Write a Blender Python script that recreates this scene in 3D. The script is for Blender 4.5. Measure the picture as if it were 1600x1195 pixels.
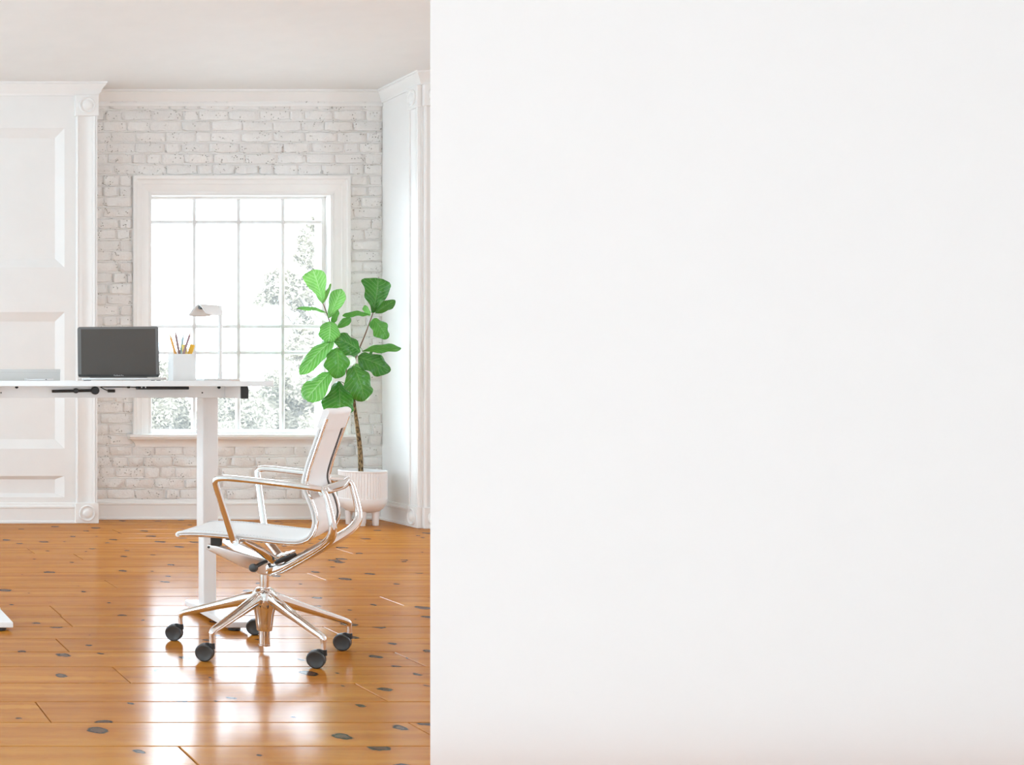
import bpy, bmesh, math, random
from mathutils import Vector, Matrix
random.seed(7)
for o in list(bpy.data.objects):
    bpy.data.objects.remove(o)
SC = bpy.context.scene
COL = SC.collection
R = math.radians
F, VX, VY = 2055.0, -335.0, 594.5          # focal length and vanishing point of the 1600x1195 frame


def at(px, py, d):
    """a point of the room at depth d (metres from the camera wall) for a spot of the photograph"""
    return Vector(((px - VX) * d / F, d, 1.0 - (py - VY) * d / F))


# ------------------------------------------------------------------ camera
cam = bpy.data.cameras.new('camera')
cam.sensor_fit = 'HORIZONTAL'
cam.sensor_width = 36
cam.lens = 36 * F / 1600
cam.shift_x = (800 - VX) / 1600
cam.shift_y = -(597.5 - VY) / 1600
cam.clip_end = 300
camo = bpy.data.objects.new('camera', cam)
camo.location = (0, 0, 1)
camo.rotation_euler = (R(90), 0, 0)
COL.objects.link(camo)
SC.camera = camo

# ------------------------------------------------------------------ sky, daylight, exposure
SKY = 11.0
world = bpy.data.worlds.new('overcast_sky')
SC.world = world
world.use_nodes = True
bg = world.node_tree.nodes['Background']
bg.inputs[0].default_value = (0.835, 1.02, 1.17, 1)
bg.inputs[1].default_value = SKY

LEFT_WIN = [(1.65, 3.2), (5.6, 8.3)]          # openings in the left side wall, Y ranges
RIGHT_WIN = [(4.55, 5.95)]                    # unseen opening added in the right side wall to light the niche
REAR_WIN = [(-2.6, -1.4), (1.8, 3.75)]        # unseen openings added in the rear wall to light the partition, X ranges
WZ0, WZ1 = 0.7, 2.75
RZ0, RZ1 = 0.03, 2.00                                   # rear ones lowered to even the light on the partition
XL, XR, YR = -4.5, 6.5, -3.0


def portal(loc, rot, sx, sy):
    """daylight portal in a window opening: guides the sampling of the sky, adds no light of its own"""
    l = bpy.data.lights.new('daylight_portal', 'AREA')
    l.shape = 'RECTANGLE'
    l.size, l.size_y = sx, sy
    l.cycles.is_portal = True
    o = bpy.data.objects.new('daylight_portal', l)
    o.location, o.rotation_euler = loc, rot
    COL.objects.link(o)


WM, WH = (WZ0 + WZ1) / 2, WZ1 - WZ0
for a, b in LEFT_WIN:
    portal((XL - 0.19, (a + b) / 2, WM), (0, R(-90), 0), WH, b - a)
for a, b in RIGHT_WIN:
    portal((XR + 0.19, (a + b) / 2, WM), (0, R(90), 0), WH, b - a)
for a, b in REAR_WIN:
    portal(((a + b) / 2, YR - 0.19, (RZ0 + RZ1) / 2), (R(90), 0, 0), b - a, RZ1 - RZ0)
portal((3.28, 9.75, 1.475), (R(-90), 0, 0), 1.30, 1.73)

vs = SC.view_settings
vs.view_transform = 'Standard'
vs.look = 'None'
vs.exposure = 0.06
vs.gamma = 1
vs.use_curve_mapping = False
SC.cycles.use_denoising = True
SC.cycles.max_bounces = 14
SC.cycles.diffuse_bounces = 8
SC.cycles.glossy_bounces = 6
SC.cycles.transparent_max_bounces = 16
SC.cycles.sample_clamp_indirect = 8


# ------------------------------------------------------------------ materials
def new_mat(name):
    m = bpy.data.materials.new(name)
    m.use_nodes = True
    nt = m.node_tree
    return m, nt, nt.nodes['Principled BSDF']


def node(nt, t, **kw):
    n = nt.nodes.new(t)
    for k, v in kw.items():
        if isinstance(k, str) and hasattr(n, k):
            setattr(n, k, v)
        else:
            n.inputs[k].default_value = v
    return n


def mat(name, col, rough=0.5, metal=0.0, bump=0.0, bscale=200.0, var=0.03, vscale=6.0, spec=0.5):
    """plain procedural surface: slight tone variation and fine relief"""
    m, nt, p = new_mat(name)
    L = nt.links.new
    p.inputs['Roughness'].default_value = rough
    p.inputs['Metallic'].default_value = metal
    p.inputs['Specular IOR Level'].default_value = spec
    tc = node(nt, 'ShaderNodeNewGeometry')
    nz = node(nt, 'ShaderNodeTexNoise')
    nz.inputs['Scale'].default_value = vscale
    nz.inputs['Detail'].default_value = 3
    L(tc.outputs['Position'], nz.inputs['Vector'])
    mx = node(nt, 'ShaderNodeMix', data_type='RGBA')
    mx.inputs['A'].default_value = (*[c * (1 - var) for c in col], 1)
    mx.inputs['B'].default_value = (*[min(1, c * (1 + var)) for c in col], 1)
    L(nz.outputs['Fac'], mx.inputs['Factor'])
    L(mx.outputs['Result'], p.inputs['Base Color'])
    if bump:
        n2 = node(nt, 'ShaderNodeTexNoise')
        n2.inputs['Scale'].default_value = bscale
        n2.inputs['Detail'].default_value = 2
        L(tc.outputs['Position'], n2.inputs['Vector'])
        b = node(nt, 'ShaderNodeBump')
        b.inputs['Strength'].default_value = bump
        b.inputs['Distance'].default_value = 0.002
        L(n2.outputs['Fac'], b.inputs['Height'])
        L(b.outputs['Normal'], p.inputs['Normal'])
    return m


def brick_material():
    m, nt, p = new_mat('painted_brick')
    L = nt.links.new
    g = node(nt, 'ShaderNodeNewGeometry')
    oi = node(nt, 'ShaderNodeObjectInfo')
    big = node(nt, 'ShaderNodeTexNoise')
    big.inputs['Scale'].default_value = 5
    big.inputs['Detail'].default_value = 4
    L(g.outputs['Position'], big.inputs['Vector'])
    fine = node(nt, 'ShaderNodeTexNoise')
    fine.inputs['Scale'].default_value = 75
    fine.inputs['Detail'].default_value = 5
    fine.inputs['Roughness'].default_value = 0.65
    L(g.outputs['Position'], fine.inputs['Vector'])
    # chipped pits: only where a coarse mask allows
    vo = node(nt, 'ShaderNodeTexVoronoi')
    vo.inputs['Scale'].default_value = 62
    L(g.outputs['Position'], vo.inputs['Vector'])
    pit = node(nt, 'ShaderNodeMapRange')
    pit.inputs['From Min'].default_value = 0.30
    pit.inputs['From Max'].default_value = 0.16
    L(vo.outputs['Distance'], pit.inputs['Value'])
    msk = node(nt, 'ShaderNodeMapRange')
    msk.inputs['From Min'].default_value = 0.53
    msk.inputs['From Max'].default_value = 0.62
    m2 = node(nt, 'ShaderNodeTexNoise')
    m2.inputs['Scale'].default_value = 17
    m2.inputs['Detail'].default_value = 2
    L(g.outputs['Position'], m2.inputs['Vector'])
    L(m2.outputs['Fac'], msk.inputs['Value'])
    mul = node(nt, 'ShaderNodeMath', operation='MULTIPLY')
    L(pit.outputs['Result'], mul.inputs[0])
    L(msk.outputs['Result'], mul.inputs[1])
    ramp = node(nt, 'ShaderNodeMix', data_type='RGBA')
    ramp.inputs['A'].default_value = (0.82, 0.805, 0.78, 1)
    ramp.inputs['B'].default_value = (0.905, 0.90, 0.885, 1)
    L(big.outputs['Fac'], ramp.inputs['Factor'])
    tone = node(nt, 'ShaderNodeMix', data_type='RGBA', blend_type='MULTIPLY')
    tone.inputs['Factor'].default_value = 1
    tr = node(nt, 'ShaderNodeMapRange')
    tr.inputs['To Min'].default_value = 0.94
    tr.inputs['To Max'].default_value = 1.02
    L(oi.outputs['Random'], tr.inputs['Value'])
    cmb = node(nt, 'ShaderNodeCombineColor')
    for i in range(3):
        L(tr.outputs['Result'], cmb.inputs[i])
    L(ramp.outputs['Result'], tone.inputs['A'])
    L(cmb.outputs['Color'], tone.inputs['B'])
    dk = node(nt, 'ShaderNodeMix', data_type='RGBA')
    dk.inputs['B'].default_value = (0.34, 0.31, 0.28, 1)
    L(mul.outputs[0], dk.inputs['Factor'])
    L(tone.outputs['Result'], dk.inputs['A'])
    L(dk.outputs['Result'], p.inputs['Base Color'])
    p.inputs['Roughness'].default_value = 0.6
    sub = node(nt, 'ShaderNodeMath', operation='SUBTRACT')
    L(fine.outputs['Fac'], sub.inputs[0])
    L(mul.outputs[0], sub.inputs[1])
    b = node(nt, 'ShaderNodeBump')
    b.inputs['Strength'].default_value = 0.75
    b.inputs['Distance'].default_value = 0.007
    L(sub.outputs[0], b.inputs['Height'])
    L(b.outputs['Normal'], p.inputs['Normal'])
    return m


def wood_material():
    m, nt, p = new_mat('varnished_pine')
    L = nt.links.new
    g = node(nt, 'ShaderNodeNewGeometry')
    oi = node(nt, 'ShaderNodeObjectInfo')
    off = node(nt, 'ShaderNodeVectorMath', operation='SCALE')
    cv = node(nt, 'ShaderNodeCombineXYZ')
    L(oi.outputs['Random'], cv.inputs[0])
    L(oi.outputs['Random'], cv.inputs[1])
    L(oi.outputs['Random'], cv.inputs[2])
    L(cv.outputs[0], off.inputs[0])
    off.inputs['Scale'].default_value = 60
    add = node(nt, 'ShaderNodeVectorMath', operation='ADD')
    L(g.outputs['Position'], add.inputs[0])
    L(off.outputs[0], add.inputs[1])
    # knots
    wob = node(nt, 'ShaderNodeTexNoise')
    wob.inputs['Scale'].default_value = 26
    L(add.outputs[0], wob.inputs['Vector'])
    wv = node(nt, 'ShaderNodeVectorMath', operation='SCALE')
    wv.inputs['Scale'].default_value = 0.034
    L(wob.outputs['Color'], wv.inputs[0])
    add2 = node(nt, 'ShaderNodeVectorMath', operation='ADD')
    L(add.outputs[0], add2.inputs[0])
    L(wv.outputs[0], add2.inputs[1])
    mp = node(nt, 'ShaderNodeMapping')
    mp.inputs['Scale'].default_value = (4.4, 3.6, 0)
    L(add2.outputs[0], mp.inputs['Vector'])
    vo = node(nt, 'ShaderNodeTexVoronoi', voronoi_dimensions='2D')
    vo.inputs['Scale'].default_value = 1
    L(mp.outputs[0], vo.inputs['Vector'])
    sc = node(nt, 'ShaderNodeSeparateColor')
    L(vo.outputs['Color'], sc.inputs[0])
    rad = node(nt, 'ShaderNodeMapRange')
    rad.inputs['From Min'].default_value = 0.12
    rad.inputs['From Max'].default_value = 1.0
    rad.inputs['To Min'].default_value = 0.0
    rad.inputs['To Max'].default_value = 0.155
    L(sc.outputs[0], rad.inputs['Value'])
    dif = node(nt, 'ShaderNodeMath', operation='SUBTRACT')
    L(rad.outputs['Result'], dif.inputs[0])
    L(vo.outputs['Distance'], dif.inputs[1])
    kn = node(nt, 'ShaderNodeMapRange')
    kn.inputs['From Min'].default_value = 0.0
    kn.inputs['From Max'].default_value = 0.022
    L(dif.outputs[0], kn.inputs['Value'])
    core = node(nt, 'ShaderNodeMapRange')
    core.inputs['From Min'].default_value = 0.035
    core.inputs['From Max'].default_value = 0.06
    L(dif.outputs[0], core.inputs['Value'])
    halo = node(nt, 'ShaderNodeMapRange')
    halo.inputs['From Min'].default_value = -0.12
    halo.inputs['From Max'].default_value = 0.02
    L(dif.outputs[0], halo.inputs['Value'])
    # grain, drawn out along the boards and bent around the knots
    gm = node(nt, 'ShaderNodeMapping')
    gm.inputs['Scale'].default_value = (0.9, 13, 1)
    L(add2.outputs[0], gm.inputs['Vector'])
    n1 = node(nt, 'ShaderNodeTexNoise')
    n1.inputs['Scale'].default_value = 1.0
    n1.inputs['Detail'].default_value = 6
    n1.inputs['Roughness'].default_value = 0.6
    n1.inputs['Distortion'].default_value = 0.6
    L(gm.outputs[0], n1.inputs['Vector'])
    cr = node(nt, 'ShaderNodeValToRGB')
    e = cr.color_ramp.elements
    e[0].position, e[0].color = 0.30, (0.37, 0.118, 0.012, 1)
    e[1].position, e[1].color = 0.72, (0.63, 0.275, 0.040, 1)
    x = cr.color_ramp.elements.new(0.5)
    x.color = (0.51, 0.190, 0.024, 1)
    L(n1.outputs['Fac'], cr.inputs['Fac'])
    tone = node(nt, 'ShaderNodeMix', data_type='RGBA')
    tone.inputs['B'].default_value = (0.50, 0.185, 0.04, 1)
    tf = node(nt, 'ShaderNodeMath', operation='MULTIPLY')
    tf.inputs[1].default_value = 0.45
    L(oi.outputs['Random'], tf.inputs[0])
    L(tf.outputs[0], tone.inputs['Factor'])
    L(cr.outputs['Color'], tone.inputs['A'])
    hl = node(nt, 'ShaderNodeMix', data_type='RGBA')
    hl.inputs['B'].default_value = (0.40, 0.13, 0.025, 1)
    hf = node(nt, 'ShaderNodeMath', operation='MULTIPLY')
    hf.inputs[1].default_value = 0.4
    L(halo.outputs['Result'], hf.inputs[0])
    L(hf.outputs[0], hl.inputs['Factor'])
    L(tone.outputs['Result'], hl.inputs['A'])
    kc = node(nt, 'ShaderNodeMix', data_type='RGBA')
    kc.inputs['A'].default_value = (0.045, 0.03, 0.022, 1)
    kc.inputs['B'].default_value = (0.12, 0.065, 0.04, 1)
    L(core.outputs['Result'], kc.inputs['Factor'])
    kx = node(nt, 'ShaderNodeMix', data_type='RGBA')
    L(kn.outputs['Result'], kx.inputs['Factor'])
    L(hl.outputs['Result'], kx.inputs['A'])
    L(kc.outputs['Result'], kx.inputs['B'])
    # varnish
    df = node(nt, 'ShaderNodeBsdfDiffuse')
    L(kx.outputs['Result'], df.inputs['Color'])
    gs = node(nt, 'ShaderNodeBsdfGlossy')
    fz = node(nt, 'ShaderNodeFresnel')
    fz.inputs[0].default_value = 1.45
    mn = node(nt, 'ShaderNodeMath', operation='MINIMUM')
    mn.inputs[1].default_value = 0.18
    L(fz.outputs[0], mn.inputs[0])
    ms = node(nt, 'ShaderNodeMixShader')
    L(mn.outputs[0], ms.inputs[0])
    L(df.outputs[0], ms.inputs[1])
    L(gs.outputs[0], ms.inputs[2])
    L(ms.outputs[0], nt.nodes['Material Output'].inputs['Surface'])
    rn = node(nt, 'ShaderNodeTexNoise')
    rn.inputs['Scale'].default_value = 3
    L(gm.outputs[0], rn.inputs['Vector'])
    rr = node(nt, 'ShaderNodeMapRange')
    rr.inputs['To Min'].default_value = 0.11
    rr.inputs['To Max'].default_value = 0.22
    L(rn.outputs['Fac'], rr.inputs['Value'])
    L(rr.outputs['Result'], gs.inputs['Roughness'])
    fn = node(nt, 'ShaderNodeTexNoise')
    fn.inputs['Scale'].default_value = 38
    fn.inputs['Detail'].default_value = 4
    L(add.outputs[0], fn.inputs['Vector'])
    s1 = node(nt, 'ShaderNodeMath', operation='MULTIPLY_ADD')
    s1.inputs[1].default_value = 0.35
    L(fn.outputs['Fac'], s1.inputs[0])
    L(n1.outputs['Fac'], s1.inputs[2])
    s2 = node(nt, 'ShaderNodeMath', operation='SUBTRACT')
    L(s1.outputs[0], s2.inputs[0])
    kn2 = node(nt, 'ShaderNodeMath', operation='MULTIPLY')
    kn2.inputs[1].default_value = 0.3
    L(kn.outputs['Result'], kn2.inputs[0])
    L(kn2.outputs[0], s2.inputs[1])
    b = node(nt, 'ShaderNodeBump')
    b.inputs['Strength'].default_value = 0.2
    b.inputs['Distance'].default_value = 0.0009
    L(s2.outputs[0], b.inputs['Height'])
    L(b.outputs['Normal'], gs.inputs['Normal'])
    L(b.outputs['Normal'], df.inputs['Normal'])
    nt.nodes.remove(p)
    return m


def leaf_material(name, dark, light, vein, trans=0.35, vf=0.26):
    m, nt, p = new_mat(name)
    L = nt.links.new
    uv = node(nt, 'ShaderNodeUVMap')
    sp = node(nt, 'ShaderNodeSeparateXYZ')
    L(uv.outputs[0], sp.inputs[0])
    # |v| from the midrib
    c = node(nt, 'ShaderNodeMath', operation='SUBTRACT')
    c.inputs[1].default_value = 0.5
    L(sp.outputs[1], c.inputs[0])
    ab = node(nt, 'ShaderNodeMath', operation='ABSOLUTE')
    L(c.outputs[0], ab.inputs[0])
    ma = node(nt, 'ShaderNodeMath', operation='MULTIPLY_ADD')
    ma.inputs[1].default_value = -5.0
    sx = node(nt, 'ShaderNodeMath', operation='MULTIPLY')
    sx.inputs[1].default_value = 8.0
    L(sp.outputs[0], sx.inputs[0])
    L(ab.outputs[0], ma.inputs[0])
    L(sx.outputs[0], ma.inputs[2])
    fr = node(nt, 'ShaderNodeMath', operation='PINGPONG')
    fr.inputs[1].default_value = 0.5
    L(ma.outputs[0], fr.inputs[0])
    v1 = node(nt, 'ShaderNodeMapRange')
    v1.inputs['From Min'].default_value = 0.13
    v1.inputs['From Max'].default_value = 0.03
    L(fr.outputs[0], v1.inputs['Value'])
    v2 = node(nt, 'ShaderNodeMapRange')
    v2.inputs['From Min'].default_value = 0.035
    v2.inputs['From Max'].default_value = 0.012
    L(ab.outputs[0], v2.inputs['Value'])
    vm = node(nt, 'ShaderNodeMath', operation='MAXIMUM')
    L(v1.outputs['Result'], vm.inputs[0])
    L(v2.outputs['Result'], vm.inputs[1])
    g = node(nt, 'ShaderNodeNewGeometry')
    oi = node(nt, 'ShaderNodeObjectInfo')
    nz = node(nt, 'ShaderNodeTexNoise')
    nz.inputs['Scale'].default_value = 22
    L(g.outputs['Position'], nz.inputs['Vector'])
    f = node(nt, 'ShaderNodeMath', operation='MULTIPLY_ADD')
    f.inputs[1].default_value = 0.5
    L(oi.outputs['Random'], f.inputs[0])
    hf = node(nt, 'ShaderNodeMath', operation='MULTIPLY')
    hf.inputs[1].default_value = 0.5
    L(nz.outputs['Fac'], hf.inputs[0])
    L(hf.outputs[0], f.inputs[2])
    mx = node(nt, 'ShaderNodeMix', data_type='RGBA')
    mx.inputs['A'].default_value = (*dark, 1)
    mx.inputs['B'].default_value = (*light, 1)
    L(f.outputs[0], mx.inputs['Factor'])
    mv = node(nt, 'ShaderNodeMix', data_type='RGBA')
    mv.inputs['B'].default_value = (*vein, 1)
    vs_ = node(nt, 'ShaderNodeMath', operation='MULTIPLY')
    vs_.inputs[1].default_value = vf
    L(vm.outputs[0], vs_.inputs[0])
    L(vs_.outputs[0], mv.inputs['Factor'])
    L(mx.outputs['Result'], mv.inputs['A'])
    L(mv.outputs['Result'], p.inputs['Base Color'])
    p.inputs['Roughness'].default_value = 0.27
    b = node(nt, 'ShaderNodeBump')
    b.inputs['Strength'].default_value = 0.5
    b.inputs['Distance'].default_value = 0.003
    b.invert = True
    L(vm.outputs[0], b.inputs['Height'])
    L(b.outputs['Normal'], p.inputs['Normal'])
    tr = node(nt, 'ShaderNodeBsdfTranslucent')
    L(mv.outputs['Result'], tr.inputs['Color'])
    ms = node(nt, 'ShaderNodeMixShader')
    ms.inputs[0].default_value = trans
    L(p.outputs[0], ms.inputs[1])
    L(tr.outputs[0], ms.inputs[2])
    L(ms.outputs[0], nt.nodes['Material Output'].inputs['Surface'])
    return m


def glass_material():
    """old window glass: clear, faintly reflecting, with a translucent veil put in for the glare over the view"""
    m, nt, p = new_mat('window_glass')
    L = nt.links.new
    nt.nodes.remove(p)
    t = node(nt, 'ShaderNodeBsdfTransparent')
    tl = node(nt, 'ShaderNodeBsdfTranslucent')
    tl.inputs['Color'].default_value = (0.95, 0.93, 0.88, 1)
    g = node(nt, 'ShaderNodeNewGeometry')
    nz = node(nt, 'ShaderNodeTexNoise')
    nz.inputs['Scale'].default_value = 2.5
    L(g.outputs['Position'], nz.inputs['Vector'])
    mr = node(nt, 'ShaderNodeMapRange')
    mr.inputs['To Min'].default_value = 0.050
    mr.inputs['To Max'].default_value = 0.056
    L(nz.outputs['Fac'], mr.inputs['Value'])
    m1 = node(nt, 'ShaderNodeMixShader')
    L(mr.outputs['Result'], m1.inputs[0])
    L(t.outputs[0], m1.inputs[1])
    L(tl.outputs[0], m1.inputs[2])
    gl = node(nt, 'ShaderNodeBsdfGlossy')
    gl.inputs['Roughness'].default_value = 0.02
    fz = node(nt, 'ShaderNodeFresnel')
    fz.inputs[0].default_value = 1.3
    ms = node(nt, 'ShaderNodeMixShader')
    L(fz.outputs[0], ms.inputs[0])
    L(m1.outputs[0], ms.inputs[1])
    L(gl.outputs[0], ms.inputs[2])
    L(ms.outputs[0], nt.nodes['Material Output'].inputs['Surface'])
    return m


def bark_material():
    m, nt, p = new_mat('mottled_bark')
    L = nt.links.new
    g = node(nt, 'ShaderNodeNewGeometry')
    mp = node(nt, 'ShaderNodeMapping')
    mp.inputs['Scale'].default_value = (120, 120, 45)
    L(g.outputs['Position'], mp.inputs['Vector'])
    n = node(nt, 'ShaderNodeTexNoise')
    n.inputs['Scale'].default_value = 1
    n.inputs['Detail'].default_value = 5
    L(mp.outputs[0], n.inputs['Vector'])
    cr = node(nt, 'ShaderNodeValToRGB')
    e = cr.color_ramp.elements
    e[0].position, e[0].color = 0.40, (0.05, 0.03, 0.012, 1)
    e[1].position, e[1].color = 0.62, (0.40, 0.27, 0.13, 1)
    L(n.outputs['Fac'], cr.inputs['Fac'])
    L(cr.outputs['Color'], p.inputs['Base Color'])
    p.inputs['Roughness'].default_value = 0.8
    b = node(nt, 'ShaderNodeBump')
    b.inputs['Strength'].default_value = 0.6
    b.inputs['Distance'].default_value = 0.003
    L(n.outputs['Fac'], b.inputs['Height'])
    L(b.outputs['Normal'], p.inputs['Normal'])
    return m


WALL = mat('white_wall_paint', (0.84, 0.835, 0.815), 0.35, bump=0.05, bscale=60)
TRIM = mat('white_trim_paint', (0.86, 0.855, 0.835), 0.28)
CEIL = mat('ceiling_paint', (0.83, 0.83, 0.815), 0.7)
PLAIN = mat('off_white_plaster', (0.868, 0.755, 0.705), 0.75, var=0.004)
BRICK = brick_material()
WOOD = wood_material()
GAP = mat('dark_subfloor', (0.09, 0.045, 0.02), 0.8)
GLASS = glass_material()
DESKW = mat('white_desk_laminate', (0.86, 0.86, 0.85), 0.35)
STEELW = mat('white_powder_coat', (0.84, 0.835, 0.825), 0.4)
BLACK = mat('black_plastic', (0.018, 0.017, 0.016), 0.45)
CASTER = mat('charcoal_caster_plastic', (0.042, 0.041, 0.039), 0.42)
CHROME = mat('polished_aluminium', (0.86, 0.84, 0.82), 0.09, metal=1.0, var=0.01)
SATIN = mat('satin_aluminium', (0.88, 0.87, 0.86), 0.38, metal=1.0, var=0.01)
SILVER = mat('silver_aluminium', (0.72, 0.72, 0.72), 0.3, metal=1.0)
DARKMETAL = mat('space_grey_lid', (0.16, 0.155, 0.15), 0.35, metal=0.7)
FABRIC = mat('white_stretch_fabric', (0.88, 0.87, 0.855), 0.75, bump=0.25, bscale=900)
PIPING = mat('stitched_white_edge', (0.80, 0.80, 0.79), 0.6, bump=0.8, bscale=320, var=0.12, vscale=260)
CERAMIC = mat('white_ceramic', (0.86, 0.84, 0.825), 0.45)
SOIL = mat('potting_soil', (0.06, 0.04, 0.03), 0.95, bump=0.8, bscale=90, var=0.4, vscale=80)
BARK = bark_material()
LEAF = leaf_material('fig_leaf', (0.022, 0.125, 0.014), (0.095, 0.33, 0.035), (0.36, 0.58, 0.22), 0.25, 0.2)
LEAFPALE = leaf_material('backlit_fig_leaf', (0.075, 0.28, 0.035), (0.21, 0.47, 0.11), (0.62, 0.80, 0.46), 0.4)  # lighter copy of the leaf green, backlight put into the colour
LEAFBACK = leaf_material('fig_leaf_underside', (0.55, 0.66, 0.42), (0.72, 0.78, 0.62), (0.85, 0.88, 0.78), 0.5)
LAMPW = mat('white_lamp_enamel', (0.85, 0.845, 0.83), 0.4)
GREYCARD = mat('pale_grey_card', (0.64, 0.625, 0.60), 0.6)
TREELEAF = mat('outdoor_foliage', (0.235, 0.198, 0.142), 0.6, var=0.15, vscale=3.0)
TREEBARK = mat('outdoor_trunk', (0.20, 0.17, 0.14), 0.9)
GROUNDGREY = mat('neutral_bounce_ground', (0.33, 0.32, 0.31), 0.9, var=0.1)  # unseen ground, grey picked to keep the bounced light neutral


def screen_material():
    m, nt, p = new_mat('dark_laptop_screen')
    p.inputs['Base Color'].default_value = (0.080, 0.066, 0.056, 1)
    p.inputs['Roughness'].default_value = 0.22
    g = node(nt, 'ShaderNodeNewGeometry')
    n = node(nt, 'ShaderNodeTexNoise')
    n.inputs['Scale'].default_value = 14
    nt.links.new(g.outputs['Position'], n.inputs['Vector'])
    r = node(nt, 'ShaderNodeMapRange')
    r.inputs['To Min'].default_value = 0.18
    r.inputs['To Max'].default_value = 0.27
    nt.links.new(n.outputs['Fac'], r.inputs['Value'])
    nt.links.new(r.outputs['Result'], p.inputs['Roughness'])
    return m


SCREEN = screen_material()


# ------------------------------------------------------------------ mesh helpers
def catmull(pts, n=8):
    pts = [Vector(p) for p in pts]
    if len(pts) < 3:
        return pts
    P = [2 * pts[0] - pts[1]] + pts + [2 * pts[-1] - pts[-2]]
    out = []
    for i in range(1, len(P) - 2):
        for k in range(n):
            t = k / n
            a, b, c, d = P[i - 1], P[i], P[i + 1], P[i + 2]
            out.append(0.5 * ((2 * b) + (c - a) * t + (2 * a - 5 * b + 4 * c - d) * t * t + (3 * b - a - 3 * c + d) * t ** 3))
    out.append(pts[-1])
    return out


def lerp_list(vals, n):
    out = []
    for i in range(n):
        f = i / (n - 1) * (len(vals) - 1)
        k = min(int(f), len(vals) - 2)
        out.append(vals[k] + (vals[k + 1] - vals[k]) * (f - k))
    return out


def round_rect(x0, x1, z0, z1, r, n=5):
    out = []
    for cx_, cz_, a0 in ((x1 - r, z1 - r, 0), (x0 + r, z1 - r, 90), (x0 + r, z0 + r, 180), (x1 - r, z0 + r, 270)):
        for i in range(n + 1):
            a_ = R(a0 + 90 * i / n)
            out.append((cx_ + r * math.cos(a_), cz_ + r * math.sin(a_)))
    return out


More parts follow.
